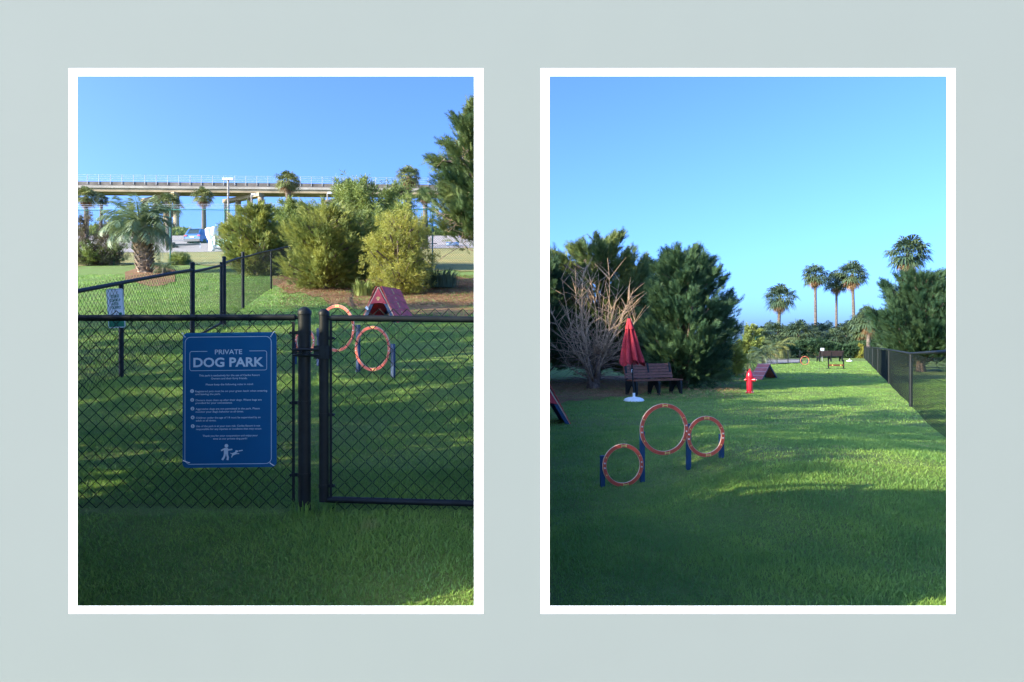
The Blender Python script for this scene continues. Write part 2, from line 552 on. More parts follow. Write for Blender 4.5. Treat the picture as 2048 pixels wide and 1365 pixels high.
blades('grass', 'l', [(2.85, 4.9, -.72, -.045, 10500, .043, .0056, 2), (4.9, 8, -.72, -.045, 4200, .04, .0095, 1), (8, 15, -.72, -.05, 1100, .045, .017, 1), (15, 25, -.72, -.05, 260, .05, .032, 1)], 1,
       'short green grass of the lawn round the chain-link gate')
blades('grass', 'r', [(3.3, 6.2, .045, .72, 8000, .040, .0056, 2), (6.2, 11, .05, .72, 2800, .038, .011, 1), (11, 26, .05, .72, 560, .042, .022, 1), (26, 52, .2, .60, 110, .05, .05, 1)], 2,
       'short green grass of the lawn round the three red hoops')


# ------------------------------------------------------------------ chain link
def link_net(path, height, pitch, r, lift=0.02, n=3, top=None):
    """zig-zag wires between two heights above a path; path: function s -> (X, Y, zbase), with its length"""
    fn, length = path
    k = int(length / (pitch / 2))
    m = int(height / (pitch / 2))
    W = np.arange(k)[:, None]
    a = np.arange(m + 1)[None, :]
    S = (W + ((a + W) % 2)) * pitch / 2          # neighbouring wires meet at every other knee
    H = lift + a * pitch / 2 + 0 * S
    dep = np.where(((a + W) % 2) == 0, -1, 1) * r * .9
    X, Y, Z, nx, ny = fn(S)
    P = np.stack([X + nx * dep, Y + ny * dep, Z + H], -1)
    A = P[:, :-1].reshape(-1, 3); B = P[:, 1:].reshape(-1, 3)
    return tubes_np(A, B, r, n)


def tubes_np(A, B, r, n=3):
    d = B - A
    L = np.linalg.norm(d, axis=1, keepdims=True)
    t = d / np.maximum(L, 1e-6)
    ref = np.tile(np.array([[0.3, 0.9, 0.1]]), (len(A), 1))
    u = np.cross(t, ref); u /= np.linalg.norm(u, axis=1, keepdims=True)
    w = np.cross(t, u)
    V = []
    rr = r if np.ndim(r) else np.full(len(A), r)
    for Q in (A, B):
        for k in range(n):
            an = 2 * math.pi * k / n
            V.append(Q + (u * math.cos(an) + w * math.sin(an)) * rr[:, None])
    V = np.stack(V, 1).reshape(-1, 3)
    k = np.arange(len(A))[:, None] * 2 * n
    T = np.concatenate([k + np.array([[i, (i + 1) % n, n + (i + 1) % n, n + i]]) for i in range(n)], 0)
    return V, T


def line_path(p0, p1):
    p0 = np.array(p0, float); p1 = np.array(p1, float)
    L = float(np.hypot(*(p1 - p0)))
    d = (p1 - p0) / L
    def fn(S):
        X = p0[0] + d[0] * S; Y = p0[1] + d[1] * S
        return X, Y, gh(X, Y), -d[1], d[0]
    return fn, L


def dome_cap(mb, c, r, h=None):
    h = h or r * .55
    mb.lathe([(r * 1.06, -r * .55), (r * 1.12, -r * .5), (r * 1.12, 0), (r * 1.02, h * .25), (r * .8, h * .62), (r * .45, h * .9), (r * .1, h)], c, 20)


# ------------------------------------------------------------------ left opening: front fence, gate, signs
FY = 4.2
gz = g1(-1.5, FY)
rail_z = pz(639, FY)
HF = rail_z - gz
fence = thing('chain_link_fence', 'black chain-link fence panel that carries the blue notice, beside the gate', 'fence', (0, FY, 0))
tx = px(609, FY)
post_r = 12.2 / F * FY
pmb = MB().lathe([(post_r, gz - .1), (post_r, pz(622, FY))], (tx, 0, 0), 20)
tp = smooth_by_angle(pmb.build('terminal_post', 'black', fence))
cmb = MB(); dome_cap(cmb, (tx, 0, pz(624, FY)), post_r, .032)
smooth_by_angle(cmb.build('post_cap', 'black', tp))
cp = px(140, FY) - 1.25
smooth_by_angle(MB().tube([(cp, 0, rail_z + .004), (tx - post_r - .02, 0, rail_z + .012)], .0205, 14).build('top_rail', 'black', fence))
smooth_by_angle(MB().tube([(tx - .07, 0, rail_z + .012), (tx, 0, rail_z + .012)], .012, 10).build('rail_end', 'black', fence))
tbx = px(587, FY)
MB().box((tbx, 0, (gz + rail_z) / 2 + .0), (.017, .006, HF - .03)).build('tension_bar', 'black', fence)
for yy in (666, 806, 950):
    z = pz(yy, FY)
    bmb = MB().lathe([(post_r + .003, -.013), (post_r + .003, .013)], (tx, 0, z), 18)
    bmb.box(((tx + tbx) / 2 - .02, 0, z), (tx - tbx - .02, .012, .022))
    bmb.lathe([(.008, -.015), (.008, .015)], (tbx - .015, 0, z), 8, (0, 1, 0))
    bmb.build('tension_band', 'black', fence)
lp = px(140, FY) - 1.2
smooth_by_angle(MB().lathe([(.03, gz - .1), (.03, rail_z - .01)], (lp, 0, 0), 14).build('corner_post', 'black', fence))


def wire_mesh(height, pitch, r, flip=1, name='wire'):
    m = int(height / (pitch / 2))
    a = np.arange(m + 1)
    P = np.stack([flip * np.where(a % 2 == 0, -1, 1) * pitch / 4, flip * np.where(a % 2 == 0, -1, 1) * r * .9, a * pitch / 2], -1)
    # softened knees, as bent wire has
    pts = []
    for i in range(len(P)):
        if 0 < i < m:
            p, q = P[i - 1], P[i + 1]
            pts += [P[i] + (p - P[i]) * .10, P[i] + (q - P[i]) * .10]
        else:
            pts.append(P[i])
    mb = MB().tube([Vector(p) for p in pts], r, 5)
    me = mb.mesh(name)
    me.polygons.foreach_set('use_smooth', [True] * len(me.polygons))
    me.materials.append(M['wire'])
    return me


PITCH = 27.2 / F * FY
wm = [wire_mesh(HF + .055, PITCH, .0026, f) for f in (1, -1)]
x = tbx - PITCH / 4
k = 0
while x > px(140, FY) - .3:
    o = bpy.data.objects.new('wire', wm[k % 2]); C.objects.link(o); o.parent = fence
    o.location = (x, -.004, gz + .012)
    x -= PITCH / 2; k += 1
for xx in (265, 395, 500):
    tmb = MB().lathe([(.0235, -.004), (.0235, .004)], (px(xx, FY), 0, rail_z + .008), 12, (1, 0, 0))
    tmb.tube([(px(xx, FY), -.02, rail_z - .015), (px(xx, FY) + .01, -.022, rail_z - .05), (px(xx, FY) + .003, -.015, rail_z - .06)], .002, 5)
    tmb.build('rail_tie', 'wire', fence)

# gate
gate = thing('chain_link_gate', 'black chain-link gate hung right of the thick domed post', 'gate', (0, FY, 0))
gx = px(648, FY); gr = 9.6 / F * FY
g_top = pz(636.5, FY); g_bot = pz(1005, FY)
gxr = -.09
st = smooth_by_angle(MB().lathe([(gr, pz(1003, FY)), (gr, pz(624, FY))], (gx, 0, 0), 18).build('gate_stile', 'black', gate))
cmb = MB(); dome_cap(cmb, (gx, 0, pz(626, FY)), gr, .026); smooth_by_angle(cmb.build('stile_cap', 'black', st))
smooth_by_angle(MB().tube([(gx + gr + .02, 0, g_top), (gxr, 0, g_top - .012)], .0205, 14).build('top_rail', 'black', gate))
smooth_by_angle(MB().tube([(gx + gr * .5, 0, g_bot + .018), (gxr, 0, g_bot - .012)], .0205, 14).build('bottom_rail', 'black', gate))
smooth_by_angle(MB().lathe([(gr, g_bot - .05), (gr, g_top + .02)], (gxr + gr, 0, 0), 16).build('gate_stile', 'black', gate))
smooth_by_angle(MB().tube([(gx, 0, g_top + .002), (gx + .09, 0, g_top)], .0135, 10).build('rail_end', 'black', gate))
tb2 = px(661.5, FY)
MB().box((tb2, 0, (g_bot + g_top) / 2 - .0), (.017, .006, g_top - g_bot - .02)).build('tension_bar', 'black', gate)
for yy in (677, 830, 972):
    z = pz(yy, FY)
    bmb = MB().lathe([(gr + .003, -.011), (gr + .003, .011)], (gx, 0, z), 16)
    bmb.box(((gx + tb2) / 2 + .02, 0, z), (tb2 - gx, .011, .018))
    bmb.lathe([(.008, -.014), (.008, .014)], (tb2 + .018, 0, z), 8, (0, 1, 0))
    bmb.build('tension_band', 'black', gate)
wm2 = [wire_mesh(g_top - g_bot + .11, PITCH * 1.02, .0026, f) for f in (1, -1)]
x = tb2 + PITCH * .27
k = 0
while x < gxr:
    o = bpy.data.objects.new('wire', wm2[k % 2]); C.objects.link(o); o.parent = gate
    o.location = (x, -.004, g_bot - .05)
    x += PITCH * .51; k += 1
# fork latch
la = thing('gate_latch', 'black steel fork latch clamped round the gate post at mid height', 'latch', (0, FY, 0))
lz = pz(705, FY)
lm = MB().box(((gx + tx) / 2 + .045, -.034, lz), (.075, .012, .084))
lm.box((gx, 0, lz), (2 * gr + .014, 2 * gr + .014, .086))
smooth_by_angle(lm.build('latch_plate', 'black', la), 30)
for dz in (.018, -.018):
    fm = MB().tube([(gx - .02, -.04, lz + dz), (tx - .02, -.052, lz + dz), (tx - .055, -.045, lz + dz), (tx - .06, -.02, lz + dz)], .009, 8)
    smooth_by_angle(fm.build('fork_arm', 'black', la))
for ddx in (-.045, -.015, .03):
    MB().lathe([(.011, -.008), (.011, .008)], (tx + ddx + .01, -.062, lz), 6, (0, 1, 0)).build('bolt', 'black', la)


# lettering ---------------------------------------------------------------
def text_mesh(body, height, width=None, bold=0.0, align='CENTER'):
    cu = bpy.data.curves.new('lettering', 'FONT')
    cu.body = body
    cu.size = 1
    cu.offset = bold
    cu.resolution_u = 3
    o = bpy.data.objects.new('lettering', cu)
    C.objects.link(o)
    dg = bpy.context.evaluated_depsgraph_get()
    me = bpy.data.meshes.new_from_object(o.evaluated_get(dg))
    bpy.data.objects.remove(o)
    n = len(me.vertices)
    co = np.empty(n * 3, np.float32); me.vertices.foreach_get('co', co); co = co.reshape(-1, 3)
    co[:, 2] = 0
    mn, mx = co.min(0), co.max(0)
    s = height / 0.73
    sx = s if width is None else width / (mx[0] - mn[0])
    co[:, 0] = (co[:, 0] - (mn[0] + mx[0]) / 2 if align == 'CENTER' else co[:, 0] - mn[0]) * sx
    co[:, 1] = (co[:, 1] - .365) * s
    T = [tuple(p.vertices) for p in me.polygons]
    return co, T


def print_on(parent, name, mat, items, front=-0.004):
    """items: list of (coords2d, faces, dx, dz): flat print standing a hair proud of the board facing the camera"""
    mb = MB()
    for co, T, dx, dz in items:
        mb.add([(c[0] + dx, front, c[1] + dz) for c in co], T)
    return mb.build(name, mat, parent)


def poly_item(poly, dx=0, dz=0):
    return ([(p[0], p[1]) for p in poly], [tuple(range(len(poly)))], dx, dz)


def stroke(pts, w, closed=False):
    """flat line of width w along 2-D points -> list of quads"""
    out = []
    n = len(pts)
    V, Fc = [], []
    P = [Vector((p[0], p[1])) for p in pts]
    for i in range(n):
        a = P[i - 1] if (i > 0 or closed) else P[i]
        c = P[(i + 1) % n] if (i < n - 1 or closed) else P[i]
        t = (c - a).normalized()
        nn = Vector((-t.y, t.x)) * w / 2
        V += [P[i] + nn, P[i] - nn]
    m = n if closed else n - 1
    for i in range(m):
        j = (i + 1) % n
        Fc.append((2 * i, 2 * i + 1, 2 * j + 1, 2 * j))
    return ([(v.x, v.y) for v in V], Fc, 0, 0)


SY = FY - 0.022
SC = SY / F                     # metres per photograph pixel on the notice
ncx, ncy = 459.5, 800.0
notice = thing('notice_board', 'blue dog park rules notice tied to the chain-link fence', 'sign', (px(ncx, SY), SY, pz(ncy, SY)))
notice.rotation_euler = (R(-1.5), R(-.6), 0)
NW, NH = 187 * SC, 269 * SC
MB().prism(rounded(NW, NH, 9 * SC), (0, .004, 0), (1, 0, 0), (0, 0, 1), .008).build('board', 'signblue', notice)
def nx(zx): return (350 + zx / 4.55 - ncx) * SC
def nz_(zy): return (ncy - (650 + zy / 4.55)) * SC
FR = -.0056
items = [stroke([(p[0] + nx(487), p[1] + nz_(686)) for p in rounded((880 - 96) / 4.55 * SC, (1263 - 110) / 4.55 * SC, 11 * SC)], 1.1 * SC, True)]
print_on(notice, 'border_line', 'print', items, FR)
bx0, bx1, bz0, bz1, br = nx(138), nx(838), nz_(415), nz_(240), 3.5 * SC
pth = [(nx(297), bz1), (bx0 + br, bz1), (bx0 + br * .3, bz1 - br * .3), (bx0, bz1 - br), (bx0, bz0 + br), (bx0 + br * .3, bz0 + br * .3), (bx0 + br, bz0), (bx1 - br, bz0), (bx1 - br * .3, bz0 + br * .3), (bx1, bz0 + br), (bx1, bz1 - br), (bx1 - br * .3, bz1 - br * .3), (bx1 - br, bz1), (nx(680), bz1)]
print_on(notice, 'heading_box', 'print', [stroke(pth, 1.0 * SC)], FR)
def tline(s, x0, x1, yc, h, bold=0.0):
    co, T = text_mesh(s, h / 4.55 * SC, (x1 - x0) / 4.55 * SC, bold)
    return (co, T, nx((x0 + x1) / 2), nz_(yc))
print_on(notice, 'heading', 'print', [tline('PRIVATE', 366, 614, 245, 44, .012), tline('DOG PARK', 170, 810, 338, 84, .028)], FR)
body = [('This park is exclusively for the use of Caribe Resort', 222, 775, 459), ('Owners and their furry friends.', 332, 662, 487), ('Please keep the following rules in mind:', 284, 716, 541),
        ('Registered pets must be on your green leash when entering', 188, 842, 602), ('and leaving the park.', 188, 418, 628),
        ('Owners must clean up after their dogs. Waste bags are', 190, 792, 683), ('provided for your convenience.', 190, 526, 708),
        ('Aggressive dogs are not permitted in the park. Please', 192, 775, 762), ("monitor your dog's behavior at all times.", 192, 628, 788),
        ('Children under the age of 14 must be supervised by an', 194, 782, 842), ('adult at all times.', 194, 380, 867),
        ('Use of the park is at your own risk. Caribe Resort is not', 196, 778, 918), ('responsible for any injuries or incidents that may occur.', 196, 794, 945),
        ('Thank you for your cooperation and enjoy your', 256, 757, 1006), ('time at our private dog park!', 350, 660, 1033)]
for s, a, c, y in body:
    print_on(notice, 'text_line', 'print', [tline(s, a, c, y, 17, .014)], FR)
for k, (zx, zy) in enumerate(((159, 600), (160, 680), (163, 759), (165, 839), (166, 918))):
    nd = print_on(notice, 'number_disc', 'print', [poly_item(disc(17 / 4.55 * SC, 18), nx(zx), nz_(zy))], FR)
    co, T = text_mesh(str(k + 1), 20 / 4.55 * SC, None, .02)
    print_on(nd, 'rule_number', 'signblue', [(co, T, nx(zx), nz_(zy))], FR - .0012)
# walker and dog pictogram
def zp(*pts): return [(nx(a), nz_(c)) for a, c in pts]
fig = [poly_item(disc(17 / 4.55 * SC, 16), nx(472), nz_(1099)),
       (zp((446, 1125), (455, 1172), (488, 1172), (490, 1125)), [(3, 2, 1, 0)][0:1], 0, 0)]
fig = [poly_item(disc(17 / 4.55 * SC, 16), nx(472), nz_(1099))]
def quadstroke(pts, w): return stroke(zp(*pts), w / 4.55 * SC)
figs = [('head', fig[0]), ('body', quadstroke([(468, 1118), (468, 1178)], 38)), ('arm', quadstroke([(450, 1128), (424, 1142)], 14)), ('arm', quadstroke([(486, 1136), (526, 1131)], 13)),
        ('leg', quadstroke([(458, 1178), (450, 1202), (434, 1226)], 18)), ('leg', quadstroke([(478, 1178), (486, 1204), (482, 1228)], 18)),
        ('dog', quadstroke([(524, 1178), (560, 1164)], 22)), ('dog', quadstroke([(556, 1166), (564, 1142)], 16)), ('dog', quadstroke([(556, 1146), (578, 1150)], 14)),
        ('dog', quadstroke([(528, 1180), (520, 1204)], 8)), ('dog', quadstroke([(560, 1170), (588, 1170)], 8)), ('dog', quadstroke([(526, 1174), (510, 1164)], 6)), ('disc', quadstroke([(584, 1146), (620, 1140)], 9))]
mb = MB()
for k, (_, it) in enumerate(figs):
    co, T, dx, dz = it
    mb.add([(c[0] + dx, FR - .00012 * k, c[1] + dz) for c in co], T)
mb.build('walker_and_dog_mark', 'print', notice)
for zx, zy, ddx, ddz in ((82, 88, .018, -.022), (893, 88, -.020, -.030), (108, 1236, .034, -.012), (886, 1268, .022, -.014)):
    p = Vector((nx(zx), -.006, nz_(zy)))
    MB().tube([p + Vector((-ddx * .5, .012, -ddz * .5)), p + Vector((-ddx * .5, -.006, -ddz * .5)), p + Vector((0, -.007, 0)), p + Vector((ddx * .6, -.006, ddz * .6)), p + Vector((ddx * .6, .012, ddz * .6))], .0026, 6).build('cable_tie', 'tie', notice)

# ------------------------------------------------------------------ left opening: side fence on the bank
def sfx(Y): return -4.75 - .145 * (Y - 7.9)
SFH = 1.16
sp_posts = [(7.9, .028), (10.4, .036), (12.1, .034), (14.5, .032), (19.3, .024), (23.0, .03)]
def sf_xy(Y):
    if Y <= 12.1: return sfx(Y)
    return float(np.interp(Y, [12.1, 14.5, 19.3, 23.0], [-5.36, -6.0, -7.15, -7.84]))
side = thing('chain_link_fence', 'black chain-link side fence climbing the bank, carrying the small white sign', 'fence', (0, 0, 0))
for Y, r in sp_posts:
    X = sf_xy(Y); z = g1(X, Y)
    h = SFH + (.10 if r > .03 else -.02)
    po = smooth_by_angle(MB().lathe([(r, z - .1), (r, z + h)], (X, Y, 0), 14).build('post', 'black', side))
    if r > .03:
        cm = MB(); dome_cap(cm, (X, Y, z + h), r, r * .5); smooth_by_angle(cm.build('post_cap', 'black', po))
def rail(ya, yb, drop=0.0, n=8):
    return [(sf_xy(y), y, g1(sf_xy(y), y) + SFH - .01 - drop) for y in np.linspace(ya, yb, n)]
smooth_by_angle(MB().tube(rail(4.25, 10.38), .024, 10).build('top_rail', 'black', side))
smooth_by_angle(MB().tube(rail(12.1, 23.0), .022, 10).build('top_rail', 'black', side))
# the side gate between two posts
sgate = thing('chain_link_gate', 'narrow black chain-link gate set in the side fence on the bank', 'gate', (0, 0, 0))
smooth_by_angle(MB().tube(rail(10.45, 11.95, .03), .022, 10).build('top_rail', 'black', sgate))
Y = 11.92; X = sf_xy(Y); z = g1(X, Y)
smooth_by_angle(MB().lathe([(.026, z + .04), (.026, z + SFH + .02)], (X, Y, 0), 12).build('gate_stile', 'black', sgate))
smooth_by_angle(MB().tube([(p[0], p[1], p[2] - SFH + .1) for p in rail(10.45, 11.95, .03)], .02, 10).build('bottom_rail', 'black', sgate))
def net(name, p0, p1, h, pitch, r, mat, parent, n=3, lift=.02):
    V, T = link_net(line_path(p0, p1), h, pitch, r, lift, n)
    o = link(name, mesh_np(name, V, T), mat, parent)
    o['kind'] = 'stuff'
    return o
net('chain_link_mesh', (sfx(4.25), 4.25), (sfx(10.4), 10.4), SFH + .05, .085, .0020, 'wire', side, 4)
net('chain_link_mesh', (sf_xy(12.1), 12.1), (sf_xy(14.5), 14.5), SFH, .085, .0018, 'wire', side)
net('chain_link_mesh', (sf_xy(14.5), 14.5), (sf_xy(19.3), 19.3), SFH, .085, .0018, 'wire', side)
net('chain_link_mesh', (sf_xy(19.3), 19.3), (sf_xy(23.0), 23.0), SFH, .085, .0018, 'wire', side)
net('chain_link_mesh', (sfx(10.45), 10.45), (sfx(11.95), 11.95), SFH - .05, .085, .0018, 'wire', sgate)

# small clean-up sign
QY = 7.8
q = QY / F
small = thing('sign', 'small white pet clean-up sign with green print on the side fence post', 'sign', (px(231.5, QY), QY, pz(617, QY)), R(14))
small.rotation_euler = (0, R(-3.5), R(12))
SW, SH = 30.5 * q, 78 * q
MB().prism(rounded(SW, SH, 3.2 * q), (0, .002, 0), (1, 0, 0), (0, 0, 1), .004).build('board', 'signwhite', small)
print_on(small, 'border_line', 'signgreen', [stroke(rounded(SW - 2.6 * q, SH - 2.6 * q, 2.4 * q), .6 * q, True)], -.0028)
its = []
for s, w, dz in (('PLEASE', 15.5, 24.5), ('CLEAN UP', 19.5, 16.5), ('AFTER', 12.5, 9), ('YOUR PET', 19.5, 1.5)):
    co, T = text_mesh(s, 5.6 * q, w * q, .03)
    its.append((co, T, 0, dz * q))
print_on(small, 'lettering', 'signgreen', its, -.0029)
def sq(*pts): return [(a * q, c * q) for a, c in pts]
print_on(small, 'dog_mark', 'signgreen', [poly_item(sq((-9, -22), (9, -22), (9, -16), (11, -12), (10, -8.5), (6, -9), (5, -13), (-6, -14), (-8, -11), (-9.5, -12), (-8.5, -16)))], -.0029)
print_on(small, 'green_footer', 'signgreen', [poly_item(sq((-13.4, -37), (13.4, -37), (13.4, -25), (-13.4, -25)))], -.0029)


# ------------------------------------------------------------------ agility hoops
def hoop_set(name, label, group, posts, hoops, depth_back):
    """posts: (X, Y, top z above ground); hoops: (X, Y, z, diameter); all hoops share one facing"""
    root = thing(name, label, 'agility hoops', (posts[0][0], posts[0][1], g1(posts[0][0], posts[0][1])), 0, group)
    o0 = Vector(root.location)
    d = Vector((posts[-1][0] - posts[0][0], posts[-1][1] - posts[0][1], 0)).normalized()
    n = Vector((d.y, -d.x, 0))            # towards the camera
    if n.y > 0: n = -n
    for X, Y, top in posts:
        z = g1(X, Y)
        c = Vector((X, Y, 0)) - n * depth_back
        a = c + Vector((0, 0, z - .05)); bb = c + Vector((0, 0, z + top))
        p = MB().bar(a - o0, bb - o0, .042, .038, up=n).build('post', 'bluepost', root)
    for X, Y, z, D in hoops:
        c = Vector((X, Y, z)) - o0
        ro, ri = D / 2, D / 2 - .040
        N = 48
        up = Vector((0, 0, 1))
        def ring(r, off):
            return [c + (d * math.cos(2 * math.pi * k / N) + up * math.sin(2 * math.pi * k / N)) * r + n * off for k in range(N)]
        t = .008
        mb = MB()
        A, B_, A2, B2 = ring(ro - .003, t), ring(ri + .003, t), ring(ro - .003, -t), ring(ri + .003, -t)
        V = A + B_ + A2 + B2
        Fs = []
        flip = d.cross(up).dot(n) < 0
        for k in range(N):
            j = (k + 1) % N
            q1 = (k, j, N + j, N + k); q2 = (2 * N + j, 2 * N + k, 3 * N + k, 3 * N + j)
            Fs += [q1, q2]
        mb.add(V, Fs)
        h = mb.build('hoop', 'hoop', root)
        e = MB()
        for ra, rb in ((ro - .003, ro), (ri + .003, ri)):
            a1, b1, b2, a2 = ring(ra, t), ring(rb, t * .7), ring(rb, -t * .7), ring(ra, -t)
            V = a1 + b1 + b2 + a2
            Fs = []
            for k in range(N):
                j = (k + 1) % N
                for s_ in range(3):
                    Fs.append((s_ * N + k, s_ * N + j, (s_ + 1) * N + j, (s_ + 1) * N + k))
            e.add(V, Fs)
        e.build('board_edge', 'cream', h, smooth=True)
        rm = (ro + ri) / 2
        for an in (88, -82):
            a = R(an)
            o_ = c + (d * math.cos(a) + up * math.sin(a)) * rm + n * (t + .0008)
            MB().prism([(p_[0] * .03, p_[1] * .026) for p_ in BONE], o_, d, up, .0012 if not flip else -.0012).build('bone_mark', 'yellow', h)
        for an in (172, 186, 8, -6):
            a = R(an)
            o_ = c + (d * math.cos(a) + up * math.sin(a)) * rm + n * t
            MB().lathe([(.009, 0), (.009, .004), (.004, .007)], o_, 8, n).build('bolt', 'bolt', h)
        for an in (155, 208, 28, -28):
            a = R(an)
            o_ = c + (d * math.cos(a) + up * math.sin(a)) * rm + n * (t + .0006)
            MB().prism(disc(.007, 8), o_, d, up, .001 if not flip else -.001).build('paw_mark', 'yellow', h)
    return root


# through the left opening
pl = [(586, 730, 12), (634, 733, 60), (713, 745, 92), (783, 757, 66)]
posts = []
for x, yb, hpx in pl:
    Y = YL(yb)
    posts.append((px(x, Y), Y, hpx / F * Y))
def hz(x, yc, Y): return (px(x, Y), Y, pz(yc, Y))
HLs = [(610, 684, 8.58, .36), (673.5, 657, 8.36, .61), (745, 697.5, 8.02, .56)]
hoops = [(px(x, Y), Y, pz(yc, Y), D) for x, yc, Y, D in HLs]
posts = [(px(586, 8.63), 8.63, .30), (px(634, 8.53), 8.53, .50), (px(713, 8.18), 8.18, .60), (px(783, 7.85), 7.85, .42)]
hoop_set('agility_hoops', 'three red agility hoops on blue posts behind the chain-link gate', 'dog agility hoops', posts, hoops, .03)
# through the right opening
posts = [(px(1207, 6.35), 6.35, .31), (px(1287, 6.43), 6.43, .50), (px(1380, 6.52), 6.52, .46), (px(1446, 6.60), 6.60, .24)]
hoops = [(px(1246, 6.39), 6.39, pz(931, 6.39), .425), (px(1328, 6.47), 6.47, pz(859, 6.47), .515), (px(1411.5, 6.56), 6.56, pz(873.5, 6.56), .415)]
hoop_set('agility_hoops', 'three red agility hoops of staggered height alone on the open lawn', 'dog agility hoops', posts, hoops, .032)
# the single far hoop
Y = 44.0
root = hoop_set('agility_hoop', 'single small red hoop far down the lawn near the gravel strip', 'dog agility hoops', [(px(1603, Y), Y, .45), (px(1615, Y), Y, .3)], [(px(1609.5, Y), Y, pz(721.5, Y), .60)], .03)


# ------------------------------------------------------------------ A-frame climbers
def wavy(s, amp): return 1.5 * amp * math.sin(2 * math.pi * s * 1.0 + .6)


def aframe(name, label, X, Y, rz, hw, H, L, planks=5, waves=True, group=None):
    root = thing(name, label, 'agility ramp', (X, Y, g1(X, Y)), rz, group)
    sl = math.hypot(hw, H)
    for sgn in (-1, 1):
        dn = Vector((sgn * hw, 0, -H)).normalized()
        al = Vector((0, 1, 0))
        nn = Vector((sgn * H, 0, hw)).normalized()
        top = Vector((0, 0, H))
        ph = sl / planks
        for k in range(planks):
            t0, t1 = k * ph, (k + 1) * ph + (.018 if waves else -.012)
            n = 15
            if waves:
                pa = [(s / (n - 1) * L, max(0, t0 - .0 + (wavy(s / (n - 1), .022) if k else 0))) for s in range(n)]
                pb = [(s / (n - 1) * L, t1 + wavy(s / (n - 1), .022)) for s in range(n)]
            else:
                pa = [(0, t0), (L, t0)]; pb = [(0, t1), (L, t1)]
            poly = pa + pb[::-1]
            off = top + nn * (.006 + .045 * (planks - k) / planks * (1 if waves else 0))
            ux, uy = al, dn
            if ux.cross(uy).dot(nn) < 0:
                poly = [(a, c) for a, c in poly][::-1]
                mbp = MB().prism([(c, a) for a, c in poly][::-1], off, uy, ux, .012)
            else:
                mbp = MB().prism(poly, off, ux, uy, .012)
            pk = mbp.build('plank', 'plum' if waves else 'slatred', root)
            e_off = off + nn * .004 + dn * (t1 + .0005)
            em = MB()
            if waves:
                pts = [e_off + al * (s / (n - 1) * L) + dn * wavy(s / (n - 1), .022) for s in range(n)]
                for i in range(n - 1):
                    em.bar(pts[i], pts[i + 1], .004, .010, nn)
                em.build('plank_edge', 'cream', pk)
                mk = off + nn * .0122 + al * (L * (.5 if k % 2 == 0 else .5)) + dn * ((t0 + t1) / 2)
                if k % 2 == 0:
                    poly = [(p[0] * .055, p[1] * .055) for p in BONE]
                else:
                    poly = disc(.022, 7)
                a_, b_ = (al, dn) if al.cross(dn).dot(nn) > 0 else (dn, al)
                MB().prism(poly, mk, a_, b_, .001).build('bone_mark' if k % 2 == 0 else 'paw_mark', 'yellow', pk)
            else:
                em.bar(off + nn * .016 + dn * t0 + al * .0, off + nn * .016 + dn * t0 + al * L, .035, .014, nn)
                em.build('grip_strip', 'palegrip', root)
        for s in (.02, L - .02):
            a = top + al * s - nn * .02
            MB().bar(a, a + dn * sl, .022, .07, nn).build('side_beam', 'bluepost', root)
            if waves:
                ee = (-.012 if s < L / 2 else .012)
                MB().bar(a + al * ee + nn * .034, a + al * ee + nn * .034 + dn * sl, .006, .020, nn).build('beam_edge', 'cream', root)
    if waves:
        g = .48
        tri = [(-hw * g, H * (1 - g)), (0, H * (1 - g) + .02), (hw * g, H * (1 - g)), (0, H - .01)]
        tri = [(-hw * g, H * (1 - g)), (-hw * g * .5, H * (1 - g) + .018), (0, H * (1 - g) + .024), (hw * g * .5, H * (1 - g) + .018), (hw * g, H * (1 - g)), (0, H - .01)]
        gp = MB().prism(tri, (0, -.004, 0), (1, 0, 0), (0, 0, 1), .012).build('gable_panel', 'redpanel', root)
        pw = MB()
        cz = H * (1 - g * .68)
        for dx, dz, r in ((0, -.012, .024), (-.032, .012, .012), (-.012, .028, .013), (.012, .028, .013), (.032, .012, .012)):
            pw.prism(disc(r, 10), (dx, -.0165, cz + dz), (1, 0, 0), (0, 0, 1), .001)
        pw.build('paw_mark', 'yellow', gp)
        MB().box((-hw * .64, -.022, H * .40), (.05, .003, .075), Matrix.Rotation(R(-35), 3, 'Y') @ Matrix.Identity(3)).build('white_sticker', 'signwhite', root)
    return root


M['slatred'] = pm('faded_red_plank', (0.58, 0.17, 0.14), 0.6, 0.15, 7)
M['palegrip'] = pm('pale_grip_strip', (0.62, 0.40, 0.36), 0.7, 0.1, 12)
AY = 12.5
aframe('agility_climber', 'plum and red scalloped agility A-frame with a yellow paw mark, behind the gate', px(757, AY), AY, R(-17), .37, .66, .80, 5, True, 'dog agility frames')
aframe('agility_climber', 'blue-edged agility A-frame cut off by the left edge of the right opening', .60, 11.4, R(6), .42, .70, .7, 5, True, 'dog agility frames')
aframe('agility_ramp', 'low faded red A-frame ramp with pale grip strips behind the hydrant', px(1540, 26.1), 26.1, R(49), .90, .58, .48, 4, False)

